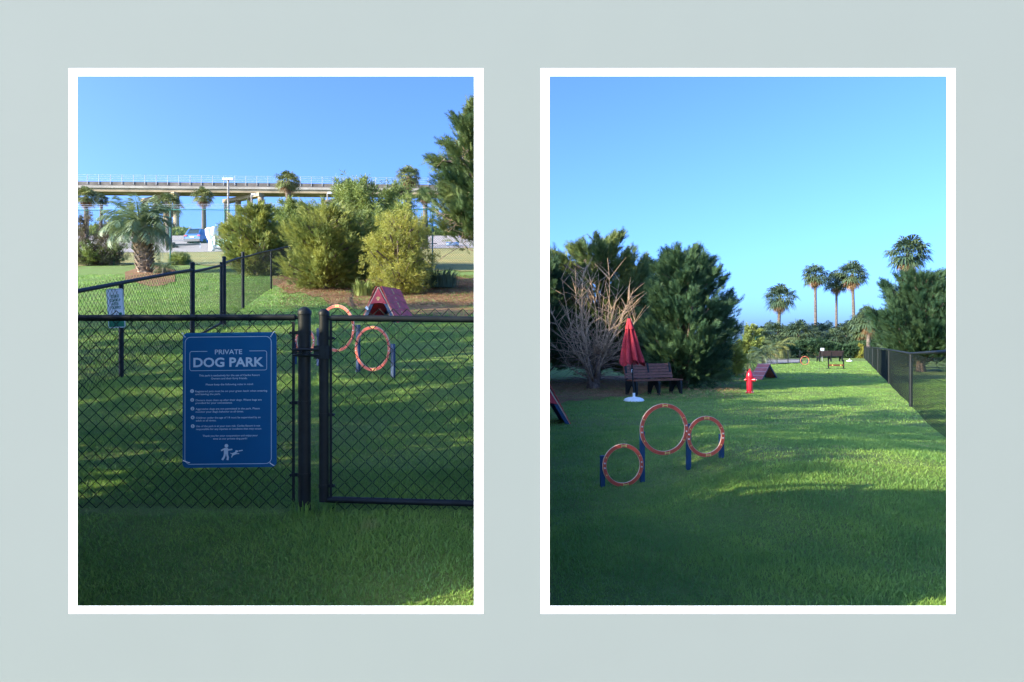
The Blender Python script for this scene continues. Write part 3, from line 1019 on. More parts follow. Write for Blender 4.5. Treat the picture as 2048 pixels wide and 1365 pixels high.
# ------------------------------------------------------------------ fire hydrant
HY = YR(787.5)
hyd = thing('fire_hydrant', 'bright red fire hydrant standing on the sunlit lawn', 'hydrant', (px(1499.5, HY), HY, g1(px(1499.5, HY), HY)))
s = .70
smooth_by_angle(MB().lathe([(.155 * s, 0), (.165 * s, .02), (.165 * s, .05 * s), (.125 * s, .06 * s), (.12 * s, .62 * s), (.15 * s, .635 * s), (.15 * s, .665 * s), (.125 * s, .675 * s)], n=22).build('barrel', 'hydrant', hyd), 35)
bn = smooth_by_angle(MB().lathe([(.152 * s, .676 * s), (.152 * s, .70 * s), (.135 * s, .715 * s), (.125 * s, .79 * s), (.095 * s, .87 * s), (.055 * s, .92 * s), (.05 * s, .93 * s)], n=22).build('bonnet', 'hydrant', hyd), 35)
MB().lathe([(.032 * s, .93 * s), (.032 * s, 1.0 * s)], n=5).build('operating_nut', 'hydrant', bn)
for ax, r, ln in (((.75, -.66, 0), .075, .24), ((-1, -.1, 0), .05, .19), ((.8, .6, 0), .05, .19)):
    v = Vector(ax).normalized()
    nzl = smooth_by_angle(MB().lathe([(r * .8 * s, .08 * s), (r * .8 * s, (ln - .06) * s), (r * s, (ln - .06) * s), (r * s, ln * s), (r * .7 * s, (ln + .015) * s)], (0, 0, .56 * s), 14, v).build('nozzle', 'hydrant', hyd), 35)
    MB().lathe([(r * .3 * s, (ln + .015) * s), (r * .3 * s, (ln + .05) * s)], (0, 0, .56 * s), 5, v).build('cap_nut', 'bolt', nzl)
for k in range(8):
    a = R(45 * k + 12)
    MB().lathe([(.014 * s, 0), (.014 * s, .022)], (.145 * s * math.cos(a), .145 * s * math.sin(a), .05 * s), 6).build('flange_bolt', 'bolt', hyd)

# ------------------------------------------------------------------ bench, umbrella, far bench, far jump
def bench(name, label, X, Y, rz, Lb=1.75, mat='slat', group=None):
    root = thing(name, label, 'bench', (X, Y, g1(X, Y)), rz, group)
    for k in range(5):
        z = .43 + .0; y0 = -.42 + k * .085
        MB().box((0, y0, .425 + .006 * (k == 0) * -1), (Lb, .07, .032)).build('seat_slat', mat, root)
    for k in range(5):
        zz = .50 + k * .082; yy = .02 + k * .026
        MB().box((0, yy, zz), (Lb, .03, .072), Matrix.Rotation(R(-16), 3, 'X')).build('back_slat', mat, root)
    for x in (-Lb / 2 + .06, 0, Lb / 2 - .06):
        lg = MB()
        N = 12
        arch = [(-.45 + .45 * (1 - math.cos(math.pi * k / N)) / 1.0 * .5 * 1.0, 0) for k in range(N)]
        outer = [(-.47, 0), (-.40, 0)] + [(-.40 + .36 * k / 10, .05 + .24 * math.sin(math.pi * k / 10)) for k in range(11)] + [(-.04, 0), (.05, 0), (.05, .28), (.035, .45), (.15, .88), (.11, .89), (.0, .46), (-.02, .40), (-.44, .40), (-.47, .34)]
        # polygon in (y, z); extrude along x
        lg.prism(outer, (x - .03, 0, 0), (0, 1, 0), (0, 0, 1), .06)
        lg.build('leg_casting', 'black', root)
    return root


bench('bench', 'brown slatted bench with black cast legs beside the closed red umbrella', px(1299, 18.4), 18.4, R(24), 1.62, 'slat', 'park benches')
bench('bench', 'dark park bench seen from behind far down the lawn', px(1662, 51), 51, R(180), 1.9, 'darkslat', 'park benches')
# notice on a stake behind that bench
Y = 53.0
sg = thing('sign', 'tiny white notice on a stake behind the far bench', 'sign', (px(1644.5, Y), Y, 0))
MB().prism(rounded(.30, .36, .03), (0, 0, pz(701, Y)), (1, 0, 0), (0, 0, 1), .01).build('board', 'signwhite', sg)
MB().box((0, .02, pz(701, Y) / 2), (.03, .03, pz(701, Y))).build('stake', 'galv', sg)
mb = MB()
for dz in (.06, .0, -.06):
    mb.box((0, -.014, pz(701, Y) + dz), (.16, .002, .02))
mb.build('print_lines', 'bluepost', sg)
Y = 37.0
jp = thing('jump_bar', 'low agility jump with a brown striped bar in front of the far bench', 'agility jump', (px(1672, Y), Y, 0))
for sx in (-1, 1):
    MB().box((sx * .43, 0, .25), (.05, .05, .5)).build('post', 'black', jp)
    MB().box((sx * .43, 0, .02), (.06, .4, .03)).build('foot', 'black', jp)
jb = MB().box((0, -.03, .20), (.84, .03, .10)).build('bar', 'slat', jp)
for sx in (-.22, .25):
    MB().box((sx, -.047, .20), (.07, .003, .07)).build('yellow_mark', 'yellow', jb)


def dome_base(root, r, h, mat='white'):
    mb = MB().lathe([(r, 0), (r * 1.0, .015), (r * .9, h * .55), (r * .6, h * .88), (r * .2, h), (.03, h + .01), (.03, h + .10)], n=24)
    return smooth_by_angle(mb.build('base', mat, root), 50)


UY = YR(803)
um = thing('umbrella', 'closed dark red patio umbrella leaning in front of the bench', 'umbrella', (px(1268, UY), UY, g1(px(1268, UY), UY)))
dome_base(um, 20.5 / F * UY, .10)
lean = Vector((-.06, .0, 1)).normalized()
Hn = (803 - 634) / F * UY
smooth_by_angle(MB().tube([Vector((0, 0, .1)), lean * (Hn - .03)], .019, 10).build('pole', 'black', um))
MB().lathe([(.035, -.04), (.035, .04)], lean * .78, 10).build('crank_housing', 'black', um)
MB().tube([lean * .78 + Vector((0, -.03, 0)), lean * .78 + Vector((-.03, -.09, 0)), lean * .78 + Vector((-.03, -.12, -.06))], .008, 6).build('crank_handle', 'galv', um)
# folded canopy: pleated cone
vs, fs = [], []
NP, NH_ = 64, 18
z_top, z_bot = Hn - .06, (803 - 727) / F * UY
for i in range(NH_ + 1):
    t = i / NH_
    z = z_top + (z_bot - z_top) * t
    for k in range(NP):
        a = 2 * math.pi * k / NP
        pleat = (abs(math.sin(4 * a + .6 + .25 * math.sin(3 * t))) ** .8) * .72 + .30 + .07 * math.sin(11 * a + 4 * t) + .05 * math.sin(3 * a + 9 * t)
        r = (.035 + .275 * t ** .85 * (1 - .06 * math.sin(t * 5))) * (1 + (pleat - 1) * min(1, t * 3 + .2))
        hem = (.05 * math.sin(8 * a + 1.2) + .03 * math.sin(3 * a)) * t ** 6
        sl_ = .04 * t * t
        vs.append(lean * (z + hem) + Vector((r * math.cos(a) + sl_ * .5, r * math.sin(a), 0)))
for i in range(NH_):
    for k in range(NP):
        fs.append((i * NP + k, (i + 1) * NP + k, (i + 1) * NP + (k + 1) % NP, i * NP + (k + 1) % NP))
fs.append(tuple(range(NP)))
cn = MB().add(vs, fs).build('canopy', 'umbrella', um, smooth=True)
vt = []
for i in range(4):
    t = i / 3
    for k in range(16):
        a = 2 * math.pi * k / 16
        r = (.04 + .075 * t) * (1 + .18 * math.sin(4 * a))
        vt.append(lean * (z_top + .012 - .26 * t) + Vector((r * math.cos(a), r * math.sin(a), 0)))
ft = [(i * 16 + k, (i + 1) * 16 + k, (i + 1) * 16 + (k + 1) % 16, i * 16 + (k + 1) % 16) for i in range(3) for k in range(16)] + [tuple(range(16))]
MB().add(vt, ft).build('vent_cap', 'umbrella', cn, smooth=True)
MB().lathe([(.016, 0), (.028, .03), (.01, .06)], lean * (Hn - .05), 8).build('finial', 'black', um)
Y = YR(723)
ub = thing('parasol_weight', 'white umbrella base left empty on the lawn beside the far bench', 'umbrella base', (px(1699, Y), Y, 0))
dome_base(ub, .22, .10)


# ------------------------------------------------------------------ right fence
def rfx(Y): return 8.99 + (Y - 14.65) * .52
rf = thing('chain_link_fence', 'long black chain-link fence running away down the right side of the lawn', 'fence')
pys = [7.0, 14.65, 22.8, 31.8, 39.3, 48.6, 56, 63]
for k, Y in enumerate(pys):
    X = rfx(Y); z = g1(X, Y); r = .038 if k else .03
    MB().lathe([(r, z - .1), (r, z + 1.19)], (X, Y, 0), 12).build('post', 'black', rf)
smooth_by_angle(MB().tube([(rfx(Y), Y, g1(rfx(Y), Y) + 1.20) for Y in (4.5, 8, 14.65, 22.8, 31.8, 48, 63)], .024, 8).build('top_rail', 'galvtop', rf)) if False else None
M['railtop'] = pm('worn_black_rail', (0.016, 0.02, 0.022), 0.65, 0.35, 10, spec=0.15)
smooth_by_angle(MB().tube([(rfx(Y), Y, g1(rfx(Y), Y) + 1.20) for Y in (4.5, 8, 14.65, 22.8, 31.8, 48, 63)], .026, 10).build('top_rail', 'railtop', rf))
net('chain_link_mesh', (rfx(5), 5), (rfx(14.65), 14.65), 1.18, .075, .0015, 'wire', rf, 3)
net('chain_link_mesh', (rfx(14.65), 14.65), (rfx(31.8), 31.8), 1.18, .10, .0023, 'wire', rf, 3)
net('chain_link_mesh', (rfx(31.8), 31.8), (rfx(63), 63), 1.18, .16, .003, 'wire', rf, 3)


# ------------------------------------------------------------------ foliage kit
def spray_tpl(n=9, spread=.36, seed=3):
    """a flat feathery conifer spray, one unit long, along +Y"""
    r = np.random.default_rng(seed)
    V, T = [], []
    def tri(a, b, w):
        a = np.array(a, float); b = np.array(b, float)
        d = b - a; p = np.array([-d[1], d[0], 0]); p = p / (np.linalg.norm(p) + 1e-9) * w
        k = len(V)
        V.extend([a - p, a + p, b]); T.append((k, k + 1, k + 2))
    tri((0, 0, 0), (0, 1, 0), .035)
    for i in range(n):
        t = .12 + .8 * i / n
        for s in (-1, 1):
            l = spread * (1 - t * .65) * r.uniform(.7, 1.2)
            tri((0, t, 0), (s * l * .75, t + l * .8, r.uniform(-.08, .08)), .030 + .02 * (1 - t))
    return np.array(V), np.array(T)


def leaf_tpl(n=9, seed=5, ln=.42, w=.10):
    r = np.random.default_rng(seed)
    V, T = [], []
    for i in range(n):
        t = .1 + .9 * i / n
        a = r.uniform(0, 2 * np.pi); e = r.uniform(.2, 1.1)
        d = np.array([np.cos(a) * np.cos(e), np.sin(e) * .9, np.sin(a) * np.cos(e)])
        d /= np.linalg.norm(d)
        p = np.cross(d, r.normal(size=3)); p /= np.linalg.norm(p)
        o = np.array([0, t * .7, 0])
        l = ln * r.uniform(.7, 1.2)
        k = len(V)
        V.extend([o, o + d * l * .5 + p * w, o + d * l, o + d * l * .5 - p * w])
        T.extend([(k, k + 1, k + 2), (k, k + 2, k + 3)])
    return np.array(V), np.array(T)


SPRAYS = [spray_tpl(5, .40, 3), spray_tpl(4, .46, 4)]
LEAFS = [leaf_tpl(9, 5), leaf_tpl(8, 6, .5, .08)]
WILLOW = [leaf_tpl(9, 8, .62, .05), leaf_tpl(9, 9, .7, .045)]


def frames(D, r):
    D = D / np.maximum(np.linalg.norm(D, axis=1, keepdims=True), 1e-6)
    q = r.normal(size=D.shape)
    X = np.cross(D, q); X /= np.maximum(np.linalg.norm(X, axis=1, keepdims=True), 1e-6)
    Z = np.cross(X, D)
    return X, D, Z


def scatter(tpls, P, D, S, r):
    Vs, Ts = [], []
    base = 0
    which = r.integers(0, len(tpls), len(P))
    for i, (tv, tt) in enumerate(tpls):
        m = which == i
        if not m.any(): continue
        X, Yd, Z = frames(D[m], r)
        p = P[m]; s_ = S[m]
        V = p[:, None, :] + s_[:, None, None] * (tv[None, :, 0:1] * X[:, None, :] + tv[None, :, 1:2] * Yd[:, None, :] + tv[None, :, 2:3] * Z[:, None, :])
        k = np.arange(len(p))[:, None, None] * len(tv)
        T = tt[None, :, :] + k + base
        Vs.append(V.reshape(-1, 3)); Ts.append(T.reshape(-1, 3))
        base += len(p) * len(tv)
    return np.concatenate(Vs), np.concatenate(Ts)


def plumes(H, env, n_limb, per, size, seed, base=0.06, rise=(25, 60), jit=.16, sx=1.0, sy=1.0, start=0.35, bare=None):
    """foliage points along limbs that leave the trunk and sweep up and out to the crown's outline"""
    r = np.random.default_rng(seed)
    P, D, LA, LB, LR = [], [], [], [], []
    for i in range(n_limb):
        t = base + (1 - base) * ((i + r.uniform(0, 1)) / n_limb) ** .95
        a = r.uniform(0, 2 * np.pi)
        el = R(r.uniform(*rise))
        rad = env(t) * r.uniform(.5, 1.28)
        tip = np.array([np.cos(a) * rad * sx, np.sin(a) * rad * sy, t * H])
        drop = rad * math.tan(el) * .9
        root = np.array([0, 0, max(.08 * H, t * H - drop)]) if t < .93 else np.array([0, 0, t * H * .8])
        d = tip - root
        L = np.linalg.norm(d)
        n = max(4, int(per * (.35 + rad)))
        k = r.uniform(start, 1.0, n) ** .8
        off = r.normal(size=(n, 3)) * jit * (1.15 - k[:, None]) * (.5 + rad)
        p = root + d * k[:, None] + off
        p[:, 2] += .15 * rad * (k ** 2 - k)
        dd = d / L + off * 1.1 + r.normal(size=(n, 3)) * .35 + np.array([0, 0, .25])
        P.append(p); D.append(dd)
        LA.append(root); LB.append(root + d * .8); LR.append(.012 + .016 * rad)
    P = np.concatenate(P); D = np.concatenate(D)
    S = size * r.uniform(.65, 1.3, len(P))
    return P, D, S, (np.array(LA), np.array(LB), np.array(LR)), r


def tree(name, label, X, Y, H, env, mat, n_limb=90, per=50, size=.3, seed=1, tpl=None, trunk_r=.10, bark='bark', group=None, base=.06, stems=1, cat='tree', **kw):
    root = thing(name, label, cat, (X, Y, g1(X, Y) - .02), 0, group)
    P, D, S, (A, B, LR), r = plumes(H, env, n_limb, per, size, seed, base, **kw)
    V, T = scatter(tpl or SPRAYS, P, D, S, r)
    keep = V[T].mean(1)[:, 2] > .03
    link('crown', mesh_np('crown', V, T[keep]), mat, root)
    tm = MB()
    for k in range(stems):
        a = 2 * math.pi * k / max(1, stems) + seed
        sp = .0 if stems == 1 else .10 * H
        pts = [Vector((0, 0, -.1)) + Vector((math.cos(a), math.sin(a), 0)) * (.03 * stems)]
        for i in range(1, 7):
            t = i / 6
            pts.append(Vector((math.cos(a) * sp * t + .03 * H * math.sin(3 * t + seed + k) * .5, math.sin(a) * sp * t + .02 * H * math.sin(2.3 * t + k), H * .9 * t)))
        tm.tube(pts, [trunk_r * (1 - .85 * i / 6) for i in range(7)], 9)
    tk = tm.build('trunk', bark, root, smooth=True)
    V, T = tubes_np(A, B, LR, 4)
    link('limbs', mesh_np('limbs', V, T), bark, tk)
    return root


def egg(w, lo=.35, top=1.0, pw=.8):
    def f(t):
        if t < lo: return w * (.62 + .38 * (t / lo))
        return w * max(.03, (1 - ((t - lo) / (top - lo)) ** 1.8)) ** pw
    return f


# ------------------------------------------------------------------ trees and shrubs through the right opening
cw = 20.8
tree('conifer_tree', 'dense dark conifer with forked grey trunk right behind the bench', px(1368, cw), cw, (772 - 492) / F * cw, egg(1.42, .30, 1.06, .62), 'conifer', 170, 70, .29, 11, stems=3, trunk_r=.085, base=.05, rise=(30, 62), sx=1.0, start=.45)
tree('conifer_tree', 'tall olive conifer rising behind the bare branching tree', px(1195, 24.5), 24.5, (768 - 478) / F * 24.5, egg(2.2, .55, 1.06, .5), 'conifer2', 170, 48, .31, 12, stems=2, trunk_r=.09, base=.12, rise=(30, 60), start=.55)
tree('conifer_tree', 'conifer filling the gap between bench and bare tree, olive tipped', px(1270, 25.5), 25.5, (762 - 505) / F * 25.5, egg(1.25, .5, 1.05, .6), 'conifer2', 90, 62, .27, 13, trunk_r=.08, base=.1, rise=(28, 60), start=.4)
tree('conifer_tree', 'small conifer cut by the left frame of the right opening', px(1092, 23.0), 23.0, (775 - 520) / F * 23, egg(1.0, .5, 1.05, .6), 'conifer', 70, 60, .27, 14, trunk_r=.08, base=.22, rise=(28, 60))

# the bare tree: many pale stems fanning out of a thick base
def bare_tree(name, label, X, Y, H, W, seed, n=26):
    r = random.Random(seed)
    root = thing(name, label, 'tree', (X, Y, g1(X, Y) - .03))
    tm = MB()
    for k in range(9):
        a = r.uniform(0, 6.28)
        rr = r.uniform(.05, .17)
        tm.tube([Vector((math.cos(a) * rr, math.sin(a) * rr, -.05)), Vector((math.cos(a) * rr * 1.1, math.sin(a) * rr, .35)), Vector((math.cos(a) * rr * 1.5, math.sin(a) * rr * 1.4, r.uniform(.7, 1.1)))], [.085, .07, .045], 8)
    tm.lathe([(.24, -.05), (.2, .12), (.13, .35)], n=12)
    tk = tm.build('trunk', 'bark', root, smooth=True)
    for k in range(n):
        a = -math.pi / 2 + (k + .5) / n * 2 * math.pi + r.uniform(-.1, .1)
        wide = r.uniform(.15, 1.0)
        tipx = math.cos(a) * W * wide; tipy = math.sin(a) * W * .7 * wide
        h = H * r.uniform(.62, 1.0) * (1 - .35 * wide)
        if k % 4 == 0:
            h *= .45
        pts = []
        wob = r.uniform(-.28, .28)
        s0 = Vector((math.cos(a) * .1, math.sin(a) * .1, r.uniform(.25, .9)))
        for i in range(7):
            t = i / 6
            pts.append(s0.lerp(Vector((tipx, tipy, h)), t) + Vector((wob * math.sin(3.1 * t), wob * .6 * math.sin(4 * t + 1), .14 * W * (t * t - t) * (1 if wide > .5 else -.2))))
        bm_ = MB().tube(pts, [.026 * (1 - .82 * i / 6) for i in range(7)], 6)
        for j in range(16):
            i = r.randint(1, 5)
            p = pts[i].lerp(pts[i + 1], r.random())
            dv = (pts[i + 1] - pts[i]).normalized()
            sd = Vector((r.uniform(-1, 1), r.uniform(-1, 1), r.uniform(-.35, .7))).normalized()
            q_ = p + (dv * .55 + sd * .8) * r.uniform(.2, .6)
            q2 = q_ + (dv * .6 + sd * .6 + Vector((0, 0, -.25))) * r.uniform(.1, .35)
            bm_.tube([p, q_, q2], [.010, .006, .003], 4, False)
        bm_.build('branch', 'palebark', root, smooth=True)
    # thin dead twigs low on the trunk
    tw = MB()
    for k in range(130):
        a = r.uniform(0, 6.28)
        p = Vector((math.cos(a) * .12, math.sin(a) * .12, r.uniform(.25, 1.4)))
        e = r.uniform(-.25, .5)
        d_ = Vector((math.cos(a), math.sin(a), e)).normalized()
        L = r.uniform(.5, 1.3)
        q_ = p + d_ * L * .5 + Vector((0, 0, r.uniform(-.08, .08))); q2 = p + d_ * L + Vector((r.uniform(-.2, .2), r.uniform(-.2, .2), -.12 * L))
        tw.tube([p, q_, q2], [.009, .006, .003], 4, False)
    o = tw.build('twigs', 'bark', root); o['kind'] = 'stuff'
    return root


bare_tree('bare_tree', 'bare tree of pale stems fanning up from a thick base, left of the red umbrella', px(1186, 20.2), 20.2, 4.9, 1.45, 5, 34)

# leafy shrubs and small palms at the far left of the lawn
def shrub(name, label, X, Y, H, W, mat, seed, n=60, per=40, size=.22, tpl=None, group=None, cat='shrub', **kw):
    return tree(name, label, X, Y, H, egg(W, .45, 1.08, .6), mat, n, per, size, seed, tpl or LEAFS, .03, 'bark', group, .05, 3, cat, **kw)


shrub('shrub', 'yellow-green leafy shrub at the foot of the dark conifer behind the hydrant', px(1463, 28), 28, (754 - 692) / F * 28, .48, 'leafy', 21, 60, 46, .2)
shrub('shrub', 'pale small-leaved shrub showing above the green fence on the far lawn', px(1503, 62), 62, (722 - 655) / F * 62, 1.0, 'leafgreen', 22, 50, 30, .36)

# ------------------------------------------------------------------ palms
def fan_crown(seed, n=34, r0=1.0, dead=14, el0=80, el1=-35, seg=15):
    """fan palm head: returns (live V, T), (dead V, T) with fronds about r0 long"""
    r = np.random.default_rng(seed)
    out = []
    for kind, m in (('live', n), ('dead', dead)):
        V, T = [], []
        for i in range(m):
            a = i * 2.399 + r.uniform(-.3, .3)
            el = math.asin(max(-1, min(1, math.sin(R(el0)) + (math.sin(R(el1)) - math.sin(R(el0))) * (i + .5) / m + r.uniform(-.1, .1)))) if kind == 'live' else R(r.uniform(-85, -38))
            d = np.array([math.cos(a) * math.cos(el), math.sin(a) * math.cos(el), math.sin(el)])
            side = np.array([-math.sin(a), math.cos(a), 0])
            nrm = np.cross(side, d)
            pl_ = r0 * r.uniform(.34, .55) * (1 if kind == 'live' else .7)
            fl = r0 * r.uniform(.42, .58) * (1 if kind == 'live' else .85)
            hub = d * pl_ + np.array([0, 0, -.06 * r0 * pl_])
            k = len(V)
            w = .018 * r0
            V.extend([side * w, -side * w, hub - side * w * .6, hub + side * w * .6])
            T.extend([(k, k + 1, k + 2), (k, k + 2, k + 3)])
            span = R(105) if kind == 'live' else R(35)
            for j in range(seg):
                b_ = -span + 2 * span * j / (seg - 1) + r.uniform(-.03, .03)
                l = fl * (1 - .28 * (abs(b_) / span) ** 2) * r.uniform(.9, 1.08)
                dr = d * math.cos(b_) + side * math.sin(b_)
                q_ = np.cross(nrm, dr); q_ /= np.linalg.norm(q_)
                hw_ = l * math.sin(span / seg) * .55
                mid = hub + dr * l * .62 + nrm * .03 * r0 * (j % 2)
                tip = hub + dr * l - np.array([0, 0, l * r.uniform(.2, .6)])
                k = len(V)
                V.extend([hub, mid - q_ * hw_, mid + q_ * hw_, tip])
                T.extend([(k, k + 1, k + 2), (k + 1, k + 3, k + 2)])
        out.append((np.array(V) if V else np.zeros((3, 3)), np.array(T) if T else np.zeros((0, 3), int)))
    return out


FANS = [fan_crown(s, 46, 1.0, 34, 88, -40) for s in (1, 2, 3)]
FAN_ME = {}
def fan_palm(name, label, X, Y, H, rad, variant=0, leaf='fan', trunk_r=.14, group=None, lean=0.0, dead=True, zoff=0.0):
    z = g1(X, Y) + zoff
    root = thing(name, label, 'palm tree', (X, Y, z), random.uniform(0, 6.28), group)
    top = Vector((lean * H, 0, H))
    c = fan_c = None
    key = (variant, leaf)
    if key not in FAN_ME:
        (V, T), (V2, T2) = FANS[variant]
        a = mesh_np('crown', V, T); a.materials.append(M[leaf])
        b_ = mesh_np('dead_fronds', V2, T2); b_.materials.append(M['deadfan'])
        FAN_ME[key] = (a, b_)
    a, b_ = FAN_ME[key]
    o = bpy.data.objects.new('crown', a); C.objects.link(o); o.parent = root; o.location = top; o.scale = (rad,) * 3
    if dead:
        o = bpy.data.objects.new('dead_fronds', b_); C.objects.link(o); o.parent = root; o.location = top - Vector((0, 0, .05 * rad)); o.scale = (rad * .95,) * 3
    pts = [Vector((lean * H * t ** 1.4 + .02 * H * math.sin(3 * t) * (1 - t), 0, H * t - .1 * (t == 0))) for t in np.linspace(0, 1, 9)]
    rs = [trunk_r * (1.25 if i == 0 else 1 - .25 * i / 8) for i in range(9)]
    rs[-2] *= 1.15; rs[-1] *= 1.2
    MB().tube(pts, rs, 10).build('trunk', 'palmtrunk', root, smooth=True)
    return root


GP = 'tall fan palms beyond the right lawn'
def rpalm(label, x, ytop, Y, rad_px, var, base_y=None, **kw):
    X = px(x, Y); rad = rad_px / F * Y
    H = pz(ytop, Y) - rad * .72 - g1(X, Y)
    return fan_palm('fan_palm', label, X, Y, H, rad * 1.05, var, group=GP, **kw)
rpalm('short fan palm with a brown skirt, leftmost of the tall palms beyond the lawn', 1558, 570, 72, 36, 0, trunk_r=.21, lean=-.015)
rpalm('slim tall fan palm with a round head, left of the close pair of palms', 1631, 529, 80, 31, 1, trunk_r=.19, lean=-.02)
rpalm('fan palm with the lower crown of the close pair, thin straight trunk', 1673, 543, 82, 29, 2, trunk_r=.17)
rpalm('fan palm with the higher crown of the close pair, shaggy brown neck', 1707, 523, 80, 36, 0, trunk_r=.2, lean=-.02)
rpalm('fan palm whose head rises above the big dark conifer by the fence', 1816, 473, 58, 48, 1, trunk_r=.22, lean=.0)


def pinnate(seed, n=30, L=1.0, pairs=26, arch=1.0, el=(85, -10), width=.36, tpts=2):
    r = np.random.default_rng(seed)
    V, T = [], []
    for i in range(n):
        a = i * 2.399 + r.uniform(-.25, .25)
        e = R(el[0] + (el[1] - el[0]) * ((i + .5) / n) + r.uniform(-8, 8))
        l = L * r.uniform(.85, 1.12)
        side = np.array([-math.sin(a), math.cos(a), 0])
        hd = np.array([math.cos(a), math.sin(a), 0])
        pts = []
        p = np.zeros(3); ang = e
        N = pairs
        for k in range(N + 1):
            pts.append(p.copy())
            ang -= arch * R(125) / N * (.35 + 1.2 * k / N) * (.55 + .45 * math.cos(e))
            p = p + (hd * math.cos(ang) + np.array([0, 0, math.sin(ang)])) * l / N
        pts = np.array(pts)
        for k in range(N):
            d = pts[k + 1] - pts[k]; d /= np.linalg.norm(d)
            up = np.cross(side, d)
            w = .016 * L * (1 - .8 * k / N)
            q_ = len(V)
            V.extend([pts[k] - side * w, pts[k] + side * w, pts[k + 1] + side * w, pts[k + 1] - side * w])
            T.extend([(q_, q_ + 1, q_ + 2), (q_, q_ + 2, q_ + 3)])
            if k < N * .14: continue
            f = math.sin(math.pi * (.12 + .84 * (k / N))) ** .6
            for s in (-1, 1):
                ll = width * L * f * r.uniform(.85, 1.1)
                dr = side * s * .72 + d * .62 + up * r.uniform(.15, .5)
                dr /= np.linalg.norm(dr)
                tip = pts[k] + dr * ll - np.array([0, 0, ll * r.uniform(.05, .25)])
                mid = pts[k] + dr * ll * .5
                wv = d * .012 * L * 1.2
                q_ = len(V)
                V.extend([pts[k], mid - wv, mid + wv, tip])
                T.extend([(q_, q_ + 1, q_ + 2), (q_ + 1, q_ + 3, q_ + 2)])
    return mesh_np('crown', np.array(V), np.array(T))


# pindo palm on the bank
PY = 26.0
PX = px(290, PY)
pind = thing('pindo_palm', 'stout feathery palm with arching grey-green fronds on the bank behind the side fence', 'palm tree', (PX, PY, g1(PX, PY)))
H = (545 - 460) / F * PY
cr = pinnate(5, 46, 1.6, 32, .95, (88, 2), .36)
cr.materials.append(M['pindo'])
o = bpy.data.objects.new('crown', cr); C.objects.link(o); o.parent = pind; o.location = (-.22, 0, H + .02)
vs, fs = [], []
NA, NR = 18, 44
for i in range(NR + 1):
    t = i / NR
    for k in range(NA):
        a = 2 * math.pi * (k + .5 * (i % 2)) / NA
        boot = 1 + .13 * ((k + i // 2 * 2) % 3 == 0) * (1 if i % 4 < 2 else .3) + .05 * math.sin(7 * a + i)
        r_ = (.25 - .04 * t + .05 * math.sin(t * 3)) * boot
        vs.append((r_ * math.cos(a) - .22 * t + .05 * math.sin(t * 3), r_ * math.sin(a), H * t * 1.02 - .05))
for i in range(NR):
    for k in range(NA):
        fs.append((i * NA + k, i * NA + (k + 1) % NA, (i + 1) * NA + (k + 1) % NA, (i + 1) * NA + k))
M['boots'] = pm('pale_palm_boots', (0.27, 0.20, 0.13), 0.9, 0.4, 9, 0.8, 30)
pt = MB().add(vs, fs).build('trunk', 'boots', pind)
bt = MB()
for i in range(11):
    for k in range(9):
        a = 2 * math.pi * (k + .5 * (i % 2)) / 9
        t = .06 + .9 * i / 11
        rr = .25 - .04 * t + .05 * math.sin(t * 3)
        cx_ = -.22 * t + .05 * math.sin(t * 3)
        o1 = Vector((cx_ + rr * math.cos(a), rr * math.sin(a), H * t - .03)); o2 = Vector((cx_ + (rr + .09) * math.cos(a), (rr + .09) * math.sin(a), H * t + .11))
        bt.bar(o1, o2, .11, .035, (math.cos(a), math.sin(a), .3))
o = bt.build('leaf_bases', 'boots', pt); o['kind'] = 'stuff'

# smaller feather palms
SMALLP = {}
def feather_palm(name, label, X, Y, H, L, seed, mat, trunk_r=.1, group=None, el=(80, -5)):
    root = thing(name, label, 'palm tree', (X, Y, g1(X, Y)), 0, group)
    key = (seed, mat, el)
    if key not in SMALLP:
        me = pinnate(seed, 26, 1.0, 20, 1.0, el, .30); me.materials.append(M[mat]); SMALLP[key] = me
    o = bpy.data.objects.new('crown', SMALLP[key]); C.objects.link(o); o.parent = root; o.location = (0, 0, H); o.scale = (L,) * 3
    MB().tube([(0, 0, -.1), (.02, 0, H * .5), (0, 0, H)], [trunk_r * 1.1, trunk_r, trunk_r * .95], 9).build('trunk', 'palmtrunk', root, smooth=True)
    return root


feather_palm('feather_palm', 'small dark feather palm low beside the stout palm trunk', px(328, 25.5), 25.5, .18, .58, 31, 'fan', .08, 'feather palms on the bank')
feather_palm('feather_palm', 'dark feather palm right behind the hydrant', px(1497, 31), 31, .45, .95, 32, 'fan', .10, 'feather palms beside the right lawn')
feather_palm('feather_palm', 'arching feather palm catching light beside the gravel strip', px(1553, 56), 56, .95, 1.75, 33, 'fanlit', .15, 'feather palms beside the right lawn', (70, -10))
feather_palm('feather_palm', 'feather palm in shade between hydrant palm and gravel strip', px(1527, 46), 46, .6, 1.35, 32, 'fan', .14, 'feather palms beside the right lawn')
feather_palm('feather_palm', 'pale feather palm at the far end of the right fence', px(1748, 70), 70, 2.2, 2.4, 33, 'pindo', .2, 'feather palms beside the right lawn', (70, -20))

